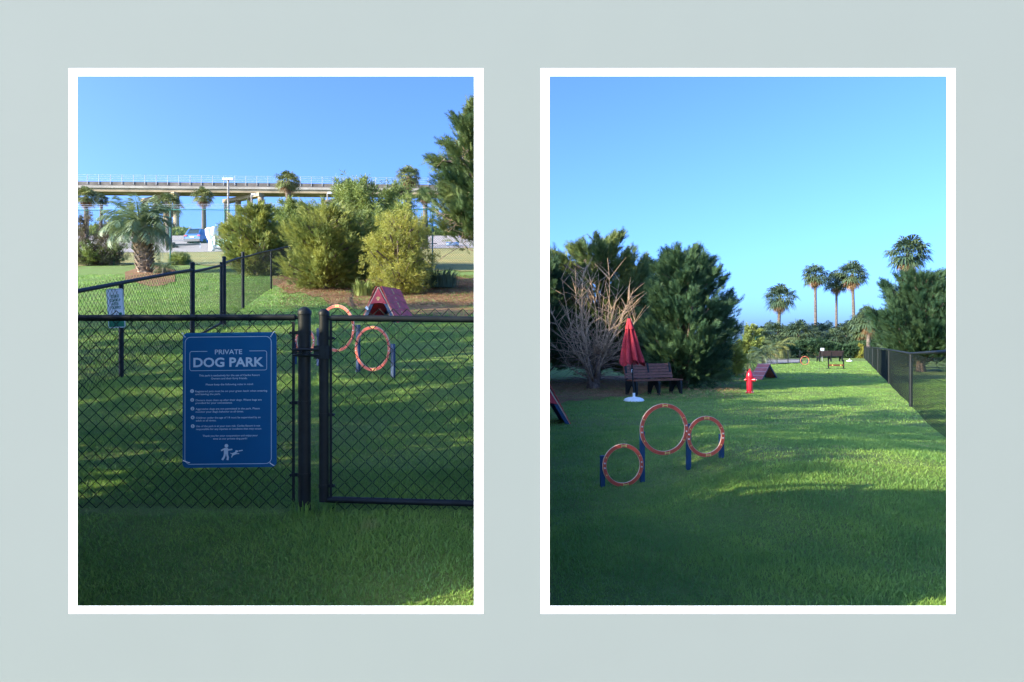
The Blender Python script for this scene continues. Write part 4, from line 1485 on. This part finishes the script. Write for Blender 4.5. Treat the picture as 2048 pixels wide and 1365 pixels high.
# row of low fan palms closing the view
GB = 'low fan palms closing the far end of the lawn'
spots = [(1523, 652, 30), (1546, 640, 33), (1576, 646, 30), (1598, 638, 34), (1624, 650, 28), (1646, 640, 33), (1668, 656, 27), (1692, 644, 32), (1714, 634, 36), (1735, 620, 38), (1760, 632, 36)]
LOWN = ['first', 'second', 'third', 'fourth', 'fifth', 'sixth', 'seventh', 'eighth', 'ninth', 'tenth', 'eleventh']
for i, (x, yt, rp) in enumerate(spots):
    Y = 66 + (i * 37 % 11)
    X = px(x, Y); rad = rp / F * Y * 1.15
    H = max(.4, pz(yt, Y) - rad * .75 - g1(X, Y))
    fan_palm('low_fan_palm', LOWN[i] + ' low fan palm from the left in the row closing the far lawn', X, Y, H, rad, i % 3, 'fan', .16, GB, 0, i % 3 == 0)
# taller shrubby palm left of the dark conifer
fan_palm('fan_palm', 'bushy dark fan palm between the close pair and the big conifer', px(1737, 62), 62, pz(598, 62) - 2.0, 1.75, 2, 'fan', .2, GB)
# clipped dark hedge at the far end
def hedge(name, label, x0, x1, Y, y_top, y_bot, mat, seed, n=2600):
    r = np.random.default_rng(seed)
    X = r.uniform(px(x0, Y), px(x1, Y), n); Yv = Y + r.uniform(0, 1.6, n)
    zb_ = gh(X, Yv); top = pz(y_top, Y) - g1(px((x0 + x1) / 2, Y), Y)
    Z = zb_ + top * r.uniform(0, 1, n) ** .6 * (.85 + .2 * np.sin(X * 1.1))
    P = np.stack([X, Yv, Z], -1)
    D = r.normal(size=(n, 3)) * .8 + np.array([0, -.5, .7])
    V, T = scatter(LEAFS, P - np.array([0, 0, 0]), D, np.full(n, .45) * r.uniform(.7, 1.3, n), r)
    o = link(name, mesh_np(name, V, T), mat)
    return tag(o, label, 'hedge')
hedge('hedge', 'low dark hedge along the far end of the lawn', 1490, 1760, 64, 684, 704, 'coniferdark', 41, 3600)

# the big conifer by the right fence
RY = 33.0
tree('conifer_tree', 'big rounded dark conifer behind the right-hand fence', px(1842, RY), RY, (735 - 535) / F * RY, egg(2.0, .52, 1.04, .55), 'coniferdark', 180, 48, .38, 15, stems=5, trunk_r=.10, base=.22, rise=(35, 66), start=.35)
shrub('shrub', 'loose yellow-green shrub under the big conifer behind the fence', px(1812, 38), 38, 1.5, .75, 'leafgreen', 23, 40, 30, .28)
shrub('shrub', 'low dark shrub at the far end of the right-hand fence', px(1722, 64), 64, 1.3, .6, 'leafy', 24, 30, 20, .3)


# green tall fence far left of the right lawn
def tall_fence(name, label, p0, p1, h, posts, pitch, r, pr=.03, rail=True, arms=True):
    root = thing(name, label, 'fence')
    fn, L = line_path(p0, p1)
    for s_ in posts:
        X, Y, Z, nx_, ny_ = fn(np.array(s_))
        X, Y, Z = float(X), float(Y), float(Z)
        po = MB().lathe([(pr, Z - .1), (pr, Z + h)], (X, Y, 0), 10).build('post', 'gpost', root)
        if arms:
            MB().tube([(X, Y, Z + h - .02), (X + .22, Y + .1, Z + h + .28)], pr * .55, 6).build('barb_arm', 'gpost', po)
    if rail:
        pts = []
        for s_ in np.linspace(0, L, 20):
            X, Y, Z, _, _ = fn(np.array(s_)); pts.append((float(X), float(Y), float(Z) + h))
        MB().tube(pts, pr * .8, 8).build('top_rail', 'gpost', root)
    if arms:
        for q_ in (.33, .66, 1.0):
            pts = []
            for s_ in np.linspace(0, L, 12):
                X, Y, Z, _, _ = fn(np.array(s_)); pts.append((float(X) + .22 * q_, float(Y) + .1 * q_, float(Z) + h + .28 * q_))
            MB().tube(pts, .007, 4).build('barb_wire', 'galv', root)
    V, T = link_net((fn, L), h, pitch, r, .03, 3)
    o = link('chain_link_mesh', mesh_np('mesh', V, T), 'gwire', root); o['kind'] = 'stuff'
    return root


GY = 31.5
p0, p1 = (px(100, GY), GY), (px(985, GY - 1), GY - 1)
tall_fence('tall_fence', 'tall green chain-link fence with barbed-wire arms across the top of the bank', p0, p1, (531 - 421) / F * GY, [(x - 100) / F * GY for x in (120, 232, 347, 457, 583, 770, 870, 960)], .115, .0042)
tall_fence('tall_fence', 'pale green tall fence glimpsed left of the far feather palms', (px(1440, 60), 60), (px(1540, 66), 66), 2.2, [0, 2.0, 4, 6.4], .25, .007, .03, True, False)
# wire fence with a single dark post in front of the gravel strip
rwf = thing('wire_fence', 'low dark wire fence with one black post by the gravel strip', 'fence')
Y = 47.0
for x in (1576, 1600):
    MB().lathe([(.035, -.05), (.035, .95)], (px(x, Y), Y, 0), 8).build('post', 'black', rwf)
for zz in (.3, .6, .92):
    MB().tube([(px(1540, Y), Y, zz), (px(1600, Y), Y, zz)], .008, 5).build('wire', 'wire', rwf)

# ------------------------------------------------------------------ shrubs and trees through the left opening
tree('juniper_bush', 'olive juniper bush behind the side fence, leftmost of the bushes on the bank', px(514, 24.6), 24.6, (552 - 408) / F * 24.6, egg(1.12, .38, 1.08, .55), 'juniper', 130, 80, .19, 51, trunk_r=.06, base=.03, rise=(10, 50), cat='bush')
tree('juniper_bush', 'dense rounded juniper bush left of the A-frame, biggest at the lawn edge', px(652, 19.2), 19.2, (580 - 408) / F * 19.2, egg(1.16, .38, 1.08, .55), 'juniper', 120, 96, .16, 52, trunk_r=.06, base=.03, rise=(5, 45), jit=.2, start=.3, cat='bush')
tree('leafy_bush', 'thin yellow-green leafy bush directly behind the A-frame', px(798, 17.9), 17.9, (592 - 425) / F * 17.9, egg(.90, .45, 1.08, .55), 'leafy', 90, 34, .17, 53, tpl=WILLOW, trunk_r=.03, base=.04, rise=(20, 65), stems=4, start=.15, jit=.26, cat='bush')
tree('leafy_tree', 'broad light-green tree behind the juniper and yellow bush', px(748, 28.0), 28.0, (540 - 372) / F * 28, egg(2.25, .6, 1.08, .5), 'leafgreen', 130, 26, .32, 54, tpl=WILLOW, trunk_r=.06, base=.10, rise=(25, 60), stems=4)
tree('leafy_tree', 'light-green tree in the gap between the two juniper bushes', px(590, 29.5), 29.5, (536 - 405) / F * 29.5, egg(1.1, .6, 1.08, .5), 'leafgreen', 80, 36, .30, 55, tpl=WILLOW, trunk_r=.05, base=.12, rise=(25, 60), stems=3)
tree('leafy_bush', 'wispy green bush filling the gap between juniper and yellow bush', px(724, 20.6), 20.6, (570 - 430) / F * 20.6, egg(.62, .55, 1.1, .5), 'leafgreen', 60, 34, .22, 57, tpl=WILLOW, trunk_r=.03, base=.08, rise=(25, 65), stems=4, cat='bush')
EY = 19.8
tree('conifer_tree', 'tall conifer with plumed crown at the right edge of the left opening', px(968, EY), EY, (575 - 195) / F * EY, egg(1.38, .50, 1.05, .7), 'conifer2', 170, 72, .27, 56, trunk_r=.11, base=.30, rise=(5, 50), stems=2, start=.35)
# bare twigs of that tree's lower part
r = random.Random(4)
dt = thing('dead_branches', 'bare pale branches hanging low on the tall conifer', 'branches', (px(955, 19.0), 19.0, g1(px(955, 19.0), 19.0)))
for k in range(14):
    z = r.uniform(.2, 4.4)
    p = Vector((.25, .1, z + .5)); L = r.uniform(.6, 1.5)
    q1 = p + Vector((-L * .5, r.uniform(-.3, .1), r.uniform(-.1, .35))); q2 = p + Vector((-L, r.uniform(-.4, .1), r.uniform(-.4, .35)))
    bm_ = MB().tube([p, q1, q2], [.016, .010, .004], 5)
    for j in range(6):
        s0 = q1.lerp(q2, r.random()); bm_.tube([s0, s0 + Vector((r.uniform(-.4, .05), r.uniform(-.2, .2), r.uniform(-.3, .3)))], [.006, .002], 4, False)
    bm_.build('branch', 'palebark', dt)


def reed_clump(name, label, X, Y, H, W, seed, mat='reed', n=260, group=None, bw=.014):
    r = np.random.default_rng(seed)
    a = r.uniform(0, 6.28, n); rr = W * .45 * np.sqrt(r.uniform(0, 1, n))
    h = H * r.uniform(.5, 1.05, n)
    P = np.stack([np.cos(a) * rr, np.sin(a) * rr, 0 * a], -1)
    lean = r.uniform(.1, .9, n)[:, None]
    o = np.stack([np.cos(a), np.sin(a), 0 * a], -1)
    mid = P + o * lean * .25 * h[:, None] + np.array([0, 0, .6]) * h[:, None]
    tip = P + o * lean * .75 * h[:, None] + np.array([0, 0, .85]) * h[:, None] * (1.1 - .35 * lean)
    s_ = np.stack([-np.sin(a), np.cos(a), 0 * a], -1) * bw
    V = np.stack([P - s_, P + s_, mid - s_, mid + s_, tip], 1).reshape(-1, 3)
    k = np.arange(n)[:, None] * 5
    T = np.concatenate([k + np.array([[0, 1, 3]]), k + np.array([[0, 3, 2]]), k + np.array([[2, 3, 4]])], 0)
    ob = link(name, mesh_np(name, V, T), mat, loc=(X, Y, g1(X, Y)))
    return tag(ob, label, 'plant', group)


reed_clump('grass_clump', 'spiky grey-green grass clump between juniper and yellow bush', px(726, 17.3), 17.3, .55, .5, 61, 'leafgreen', 180)
reed_clump('grass_clump', 'wide dark grass clump beneath the tall conifer', px(880, 19.3), 19.3, .7, 1.2, 62, n=420)
reed_clump('grass_tuft', 'long grass blades round the foot of the thick domed gate post', px(606, 4.14), 4.14, .12, .2, 64, 'blade', 44, 'uncut grass tufts at the gate', .0035)
reed_clump('grass_tuft', 'long grass blades under the hinge-side stile of the gate', px(652, 4.16), 4.16, .11, .18, 65, 'blade', 36, 'uncut grass tufts at the gate', .0035)
# thicket on the tall fence at the left edge
for i, (x, H_, W_, mt) in enumerate(((172, 2.5, .6, 'thicket'), (218, 2.3, .5, 'thicket'), (190, 1.1, 1.0, 'leafgreen'), (352, .5, .4, 'leafgreen'))):
    lab = ['tangled dry thicket on the tall fence at the left frame edge', 'tangled dry thicket just left of the stout palm fronds', 'low green creeper under the dry thicket at the fence foot', 'low green creeper right of the stout palm trunk'][i]
    tree('thicket', lab, px(x, 31), 31 + .15 * i, H_, egg(W_, .5, 1.1, .4), mt, 46, 20, .20, 70 + i, tpl=WILLOW, trunk_r=.02, base=.03, rise=(30, 75), stems=4, cat='bush')

# palms beyond the tall fence
GL = 'fan palms around the parking lot'
def lpalm(label, x, ytop, Y, rad_px, var, leaf='fanlit', tr=.22, dead=True, lean=0):
    X = px(x, Y); rad = rad_px / F * Y
    H = pz(ytop, Y) - rad * .72 - g1(X, Y)
    return fan_palm('fan_palm', label, X, Y, max(.4, H), rad * 1.05, var, leaf, tr, GL, lean, dead)
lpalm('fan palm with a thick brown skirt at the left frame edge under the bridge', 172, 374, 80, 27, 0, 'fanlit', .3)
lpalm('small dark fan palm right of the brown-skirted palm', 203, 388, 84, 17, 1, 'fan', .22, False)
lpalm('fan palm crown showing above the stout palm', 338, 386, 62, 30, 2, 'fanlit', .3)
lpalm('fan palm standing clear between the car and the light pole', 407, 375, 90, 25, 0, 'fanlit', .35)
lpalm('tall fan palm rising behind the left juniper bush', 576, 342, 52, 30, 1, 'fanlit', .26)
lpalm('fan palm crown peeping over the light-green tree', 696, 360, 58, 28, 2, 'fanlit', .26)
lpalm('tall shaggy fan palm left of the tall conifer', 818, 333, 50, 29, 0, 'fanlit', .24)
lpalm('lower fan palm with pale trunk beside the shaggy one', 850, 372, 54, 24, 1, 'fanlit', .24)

# scrub on the skyline beyond the lot
def scrub_row(label, x0, x1, Y, hpx, seed, n):
    r = np.random.default_rng(seed)
    X = r.uniform(px(x0, Y), px(x1, Y), n); Yv = Y + r.uniform(0, 5, n)
    H_ = hpx / F * Y
    Z = gh(X, Yv) + r.uniform(0, 1, n) * H_ * (.55 + .45 * np.sin(X * .35 + seed) * np.sin(X * .13))
    V, T = scatter(LEAFS, np.stack([X, Yv, Z], -1), r.normal(size=(n, 3)) + np.array([0, 0, .6]), np.full(n, 1.3), r)
    o = link('scrub', mesh_np('scrub', V, T), 'leafgreen')
    return tag(o, label, 'scrub', kind='stuff')
scrub_row('low scrub along the skyline behind the parked car', 60, 1000, 132, 22, 81, 5200)

# ------------------------------------------------------------------ bridge
BY = 172.0
br_ = thing('bridge', 'long pale concrete road bridge crossing behind the palms', 'bridge', (0, BY, 0), R(2.2))
k_ = BY / F
bx0, bx1 = px(-60, BY), px(1000, BY)
def bz(y): return pz(y, BY)
MB().box(((bx0 + bx1) / 2, 2.4, (bz(379.5) + bz(384.0)) / 2), (bx1 - bx0, 5.4, bz(379.5) - bz(384.0))).build('deck', 'concrete3', br_)
MB().box(((bx0 + bx1) / 2, 0.1, (bz(371.5) + bz(379.3)) / 2), (bx1 - bx0, .45, bz(371.5) - bz(379.3))).build('parapet', 'concrete2', br_)
MB().box(((bx0 + bx1) / 2, 4.6, (bz(371.5) + bz(379.3)) / 2), (bx1 - bx0, .45, bz(371.5) - bz(379.3))).build('parapet', 'concrete2', br_)
for j in range(3):
    MB().box(((bx0 + bx1) / 2, .5 + j * 1.9, (bz(384.2) + bz(390.5)) / 2), (bx1 - bx0, .9, bz(384.2) - bz(390.5))).build('girder', 'concrete', br_)
x = -50
i = 0
pm_ = MB().box((0, 0, 0), (.12, .10, bz(358) - bz(377))).mesh('railing_post'); pm_.materials.append(M['railgrey'])
while x < 960:
    o = bpy.data.objects.new('railing_post', pm_); C.objects.link(o); o.parent = br_
    o.location = (px(x, BY), -.25, (bz(358) + bz(377)) / 2)
    x += 22.5 * (1 - .0001 * x)
for y in (358.5, 362, 365.5, 369):
    MB().box(((bx0 + bx1) / 2, -.25, bz(y)), (bx1 - bx0, .04, .05)).build('rail', 'railgrey', br_)
for xa, xb in ((70, 168), (268, 366), (433, 530), (640, 738)):
    X0, X1 = px(xa, BY), px(xb, BY)
    cap = MB().bar((X0, 9.0, bz(394)), (X1, .2, bz(394)), 1.8, bz(391) - bz(398)).build('pier_cap', 'concrete', br_)
    for t in (.04, .36, .68, .97):
        X = X0 + (X1 - X0) * t; Yl = 9.0 + (.3 - 9.0) * t
        MB().lathe([(.75, 0), (.75, bz(398))], (X, Yl, 0), 14).build('pier_column', 'concrete', br_, smooth=True)


# ------------------------------------------------------------------ parking lot things
def pole(label, x, y0, Y, h=True, grp='light poles of the lot'):
    X = px(x, Y); z = g1(X, Y)
    H_ = pz(y0, Y) - z
    root = thing('light_pole', label, 'light pole', (X, Y, z), 0, grp)
    MB().lathe([(.16, 0), (.16, .5), (.12, .55), (.09, H_ - .15)], n=10).build('pole', 'concrete3', root)
    for s_ in ((-1, 1) if h else (1,)):
        MB().box((s_ * .26, 0, H_ - .08), (.5, .32, .16)).build('lamp_head', 'white', root)
    return root
pole('white light pole with twin heads in front of the bridge', 456.5, 357, 62)
pole('short light pole between the twin-headed pole and the bushes', 503, 388, 84, False)
pole('light pole half hidden behind the light-green tree', 655, 385, 80, False)


def wheel(parent, c, r, w):
    t = smooth_by_angle(MB().lathe([(r * .6, -w / 2), (r * .95, -w / 2), (r, -w * .3), (r, w * .3), (r * .95, w / 2), (r * .6, w / 2)], c, 18, (1, 0, 0)).build('wheel', 'tyre', parent))
    MB().lathe([(r * .62, -w * .42), (r * .62, w * .42)], c, 12, (1, 0, 0)).build('rim', 'galv', t)


CY = 70.0
car = thing('car', 'blue SUV parked with its tail towards the lawn, left of the covered boat motors', 'car', (px(384, CY), CY, g1(px(384, CY), CY) + .02), R(-8))
CW = 1.92
prof = [(0, .32), (0, .62), (.03, .98), (.12, 1.08), (.42, 1.66), (.6, 1.72), (2.3, 1.70), (3.25, 1.08), (4.35, .95), (4.5, .62), (4.45, .3)]
lo = [(0, .32), (0, .62), (.03, 1.0), (3.25, 1.06), (4.35, .93), (4.5, .62), (4.45, .3)]
bmb = MB()
def skin(levels):
    V, Fc = [], []
    n = len(levels[0][1])
    for w, pf in levels:
        V += [(w, y, z) for y, z in pf]
    m = len(levels)
    for i in range(m - 1):
        for j in range(n):
            Fc.append((i * n + j, i * n + (j + 1) % n, (i + 1) * n + (j + 1) % n, (i + 1) * n + j))
    Fc.append(tuple(range(n - 1, -1, -1))); Fc.append(tuple(range((m - 1) * n, m * n)))
    return V, Fc
w = CW / 2
bmb.add(*skin([(-w + .04, [(y, z) for y, z in lo]), (-w, [(y * .98 + .03, .34 + (z - .34) * .96) for y, z in lo]), (w, [(y * .98 + .03, .34 + (z - .34) * .96) for y, z in lo]), (w - .04, lo)]))
top = [(.05, 1.0), (.10, 1.1), (.42, 1.66), (.6, 1.73), (2.2, 1.71), (3.2, 1.05)]
bmb.add(*skin([(-w + .06, [(y, min(z, 1.05)) for y, z in top]), (-w + .22, top), (w - .22, top), (w - .06, [(y, min(z, 1.05)) for y, z in top])]))
bd = bmb.build('body', 'carblue', car)
MB().add([(-w + .27, .10, 1.12), (w - .27, .10, 1.12), (w - .36, .385, 1.62), (-w + .36, .385, 1.62)], [(0, 1, 2, 3)]).build('rear_window', 'glass', car)
for s_ in (-1, 1):
    MB().add([(s_ * (w - .075), .45, 1.1), (s_ * (w - .075), 2.7, 1.1), (s_ * (w - .20), 2.2, 1.62), (s_ * (w - .20), .62, 1.62)], [(0, 1, 2, 3) if s_ > 0 else (3, 2, 1, 0)]).build('side_window', 'glass', car)
    MB().box((s_ * (w - .18), -.005, .92), (.32, .05, .15)).build('tail_light', 'lamp', car)
    for y in (.85, 3.6):
        wheel(car, (s_ * (w - .12), y, .34), .34, .22)
MB().box((0, -.02, .42), (CW - .06, .12, .28)).build('bumper', 'plastic', car)
MB().box((0, -.025, .76), (.46, .02, .13)).build('number_plate', 'white', car)
MB().box((0, .40, 1.70), (1.2, .22, .03)).build('spoiler', 'carblue', car)

# boat on a trailer with a big covered outboard
OY = 48.0
boat = thing('boat', 'mint-hulled boat with a white outboard motor on a trailer behind the tall fence', 'boat', (px(446, OY), OY, g1(px(446, OY), OY)), R(-22))
hv, hf = [], []
secs = [(0, 1.0, .95), (1.2, 1.05, .95), (2.6, .95, 1.02), (3.8, .6, 1.12), (4.6, .06, 1.25)]
for y, w_, z_ in secs:
    hv += [(-w_, y, z_), (-w_ * .86, y, .55), (0, y, .34), (w_ * .86, y, .55), (w_, y, z_)]
for i in range(len(secs) - 1):
    for j in range(4):
        hf.append((i * 5 + j, i * 5 + j + 1, (i + 1) * 5 + j + 1, (i + 1) * 5 + j))
    hf.append((i * 5 + 4, i * 5, (i + 1) * 5, (i + 1) * 5 + 4))
hf.append((0, 1, 2, 3, 4))
MB().add(hv, hf).build('hull', 'mint', boat)
MB().box((0, 2.0, 1.12), (1.0, .9, .3)).build('console', 'white', boat)
for dx in (-.42,):
    mo = smooth_by_angle(MB().lathe([(.16, 0), (.24, .06), (.27, .3), (.25, .55), (.16, .68), (.02, .7)], (dx, -.35, 1.15), 14, (.15, -.25, 1)).build('outboard_motor', 'white', boat), 50)
    MB().box((dx, -.32, .82), (.18, .26, .8)).build('motor_leg', 'white', mo)
    MB().lathe([(.02, -.1), (.07, -.05), (.07, .12), (.03, .22)], (dx, -.36, .42), 10, (0, -1, 0)).build('gearcase', 'white', mo)
    MB().box((dx, -.42, 1.72), (.2, .03, .08)).build('maker_plate', 'plastic', mo)
mc = smooth_by_angle(MB().lathe([(.2, 0), (.3, .1), (.33, .5), (.26, .85), (.05, .95)], (-1.25, .15, 1.0), 12, (-.05, -.35, 1)).build('motor_cover', 'white', boat), 50)
MB().box((-1.2, .1, .62), (.3, .3, .9)).build('cover_skirt', 'white', mc)
for s_ in (-1, 1):
    MB().bar((s_ * .6, -.4, .28), (s_ * .2, 4.4, .30), .09, .1).build('trailer_rail', 'galv', boat)
    wheel(boat, (s_ * .95, 1.2, .28), .28, .2)
MB().bar((-.9, 1.2, .28), (.9, 1.2, .28), .08, .08).build('trailer_axle', 'galv', boat)
# empty trailer tongue lying on the lot
TYY = YL(498)
tr_ = thing('trailer', 'low empty boat trailer lying on the pavement in front of the car', 'trailer', (px(375, TYY), TYY, g1(px(375, TYY), TYY) + .03), R(12))
MB().bar((-1.0, 0, .28), (1.0, .1, .42), .12, .12).build('tongue', 'plastic', tr_)
MB().bar((-1.0, .8, .28), (1.0, .1, .42), .09, .1).build('side_rail', 'plastic', tr_)
wheel(tr_, (-1.05, -.1, .24), .24, .18); wheel(tr_, (-1.05, .95, .24), .24, .18)
MB().lathe([(.03, 0), (.03, .5)], (.98, .1, 0), 8).build('jack', 'galv', tr_)

# black rail, kayak and covered thing at the right of the lot
KY = YL(494)
kr = thing('boat_rack', 'black steel rack standing on the pale lot behind the tall fence', 'rack', (px(858, KY), KY, g1(px(858, KY), KY)))
for xx in (-.62, .35):
    MB().box((xx, 0, .62), (.09, .09, 1.25)).build('post', 'black', kr)
MB().box((-.2, 0, 1.08), (1.3, .08, .07)).build('crossbar', 'black', kr)
MB().box((.0, 0, .30), (1.5, .08, .06)).build('crossbar', 'black', kr)
MB().box((.38, 0, 1.55), (.14, .1, .35)).build('arm', 'black', kr)
ky = thing('dinghy', 'small white dinghy with a blue cover lying right on the pale lot', 'dinghy', (px(904, YL(493)), YL(493), g1(px(904, YL(493)), YL(493))), R(10))
hv, hf = [], []
secs = [(-.55, .1, .30), (-.3, .34, .26), (.1, .38, .26), (.45, .26, .3), (.65, .04, .38)]
for x_, w_, z_ in secs:
    hv += [(x_, -w_, z_), (x_, -w_ * .7, .06), (x_, w_ * .7, .06), (x_, w_, z_)]
for i in range(4):
    for j in range(3):
        hf.append((i * 4 + j, i * 4 + j + 1, (i + 1) * 4 + j + 1, (i + 1) * 4 + j))
MB().add(hv, hf).build('hull', 'white', ky)
MB().add([(x_, s_ * w_ * .96, z_ + .005 + (.1 if s_ == 0 else 0)) for x_, w_, z_ in secs for s_ in (-1, 0, 1)], [(i * 3 + j, i * 3 + j + 1, (i + 1) * 3 + j + 1, (i + 1) * 3 + j) for i in range(4) for j in range(2)]).build('cover', 'kayak', ky)
CYY = YL(478)
cv = thing('covered_motor', 'grey-purple covered motor at the far right of the lot', 'motor', (px(919, CYY), CYY, g1(px(919, CYY), CYY)))
smooth_by_angle(MB().lathe([(.45, 0), (.5, .4), (.42, .9), (.15, 1.25), (.02, 1.28)], n=10).build('cover', 'purple', cv), 60)
MB().box((0, 0, .06), (1.2, .9, .12)).build('pallet', 'galv', cv)

# ------------------------------------------------------------------ unseen trees added left of the openings to shade the lawns
ORD = ['nearest', 'second', 'third', 'fourth', 'farthest']
for i, (X, Y, H_, W_) in enumerate(((-6.0, 3.75, 7.4, 1.25), (-6.9, 4.3, 7.0, 1.25), (-8.2, 6.1, 7.0, 1.3), (-9.6, 8.0, 7.2, 1.4), (-11.0, 10.2, 6.4, 1.4))):
    tree('conifer_tree', ORD[i] + ' of five added shade conifers, out of view to the left of the wall', X, Y, H_, egg(W_, .6, 1.05, .5), 'conifer', 60, 22, .42, 90 + i, trunk_r=.08, base=.10, rise=(25, 60))


# unseen creeper added on the retaining wall to roughen its shadow edge
_r = np.random.default_rng(77)
_n = 900
_Y = _r.uniform(3.9, 13, _n); _X = _r.uniform(-.16, .10, _n)
_Z = np.maximum(0, EYE - HL + SL * _Y) + .1 + _r.uniform(0, 1, _n) ** 1.5 * (.34 + .2 * np.sin(_Y * 2.1) + .12 * np.sin(_Y * 5.3))
V, T = scatter(LEAFS, np.stack([_X, _Y, _Z], -1), _r.normal(size=(_n, 3)) + np.array([0, 0, .8]), _r.uniform(.08, .2, _n), _r)
_c = link('creeper', mesh_np('creeper', V, T), 'leafgreen', rw); _c['kind'] = 'stuff'

# ------------------------------------------------------------------ fallen needles and leaves
def litter(name, label, mat, spots, seed, ln, wd):
    r = np.random.default_rng(seed)
    Vs = []
    for x0, x1, ya, yb, n in spots:
        Y = np.sqrt(r.uniform(ya ** 2, yb ** 2, n)); X = px(r.uniform(x0, x1, n), Y)
        a = r.uniform(0, 6.28, n); l = ln * r.uniform(.5, 1.3, n)
        Z = gh(X, Y) + .02 * np.maximum(1, Y / 15) + r.uniform(0, .03, n)
        d = np.stack([np.cos(a) * l, np.sin(a) * l, r.uniform(-.01, .07, n)], -1)
        p = np.stack([-np.sin(a), np.cos(a), 0 * a], -1) * wd
        P = np.stack([X, Y, Z], -1)
        Vs.append(np.stack([P - p, P + p, P + d], 1))
    V = np.concatenate(Vs).reshape(-1, 3)
    o = link(name, mesh_np(name, V, np.arange(len(V)).reshape(-1, 3)), mat)
    return tag(o, label, 'litter', kind='stuff')


M['needle'] = pm('dry_needle', (0.50, 0.30, 0.14), 0.9, scale=3, col2=(0.20, 0.12, 0.06), transl=0.15)
litter('pine_needles', 'loose brown pine needles scattered over the straw beds', 'needle', [(560, 962, 14.5, 24, 9000), (1075, 1480, 16.5, 26, 7000)], 5, .22, .008)
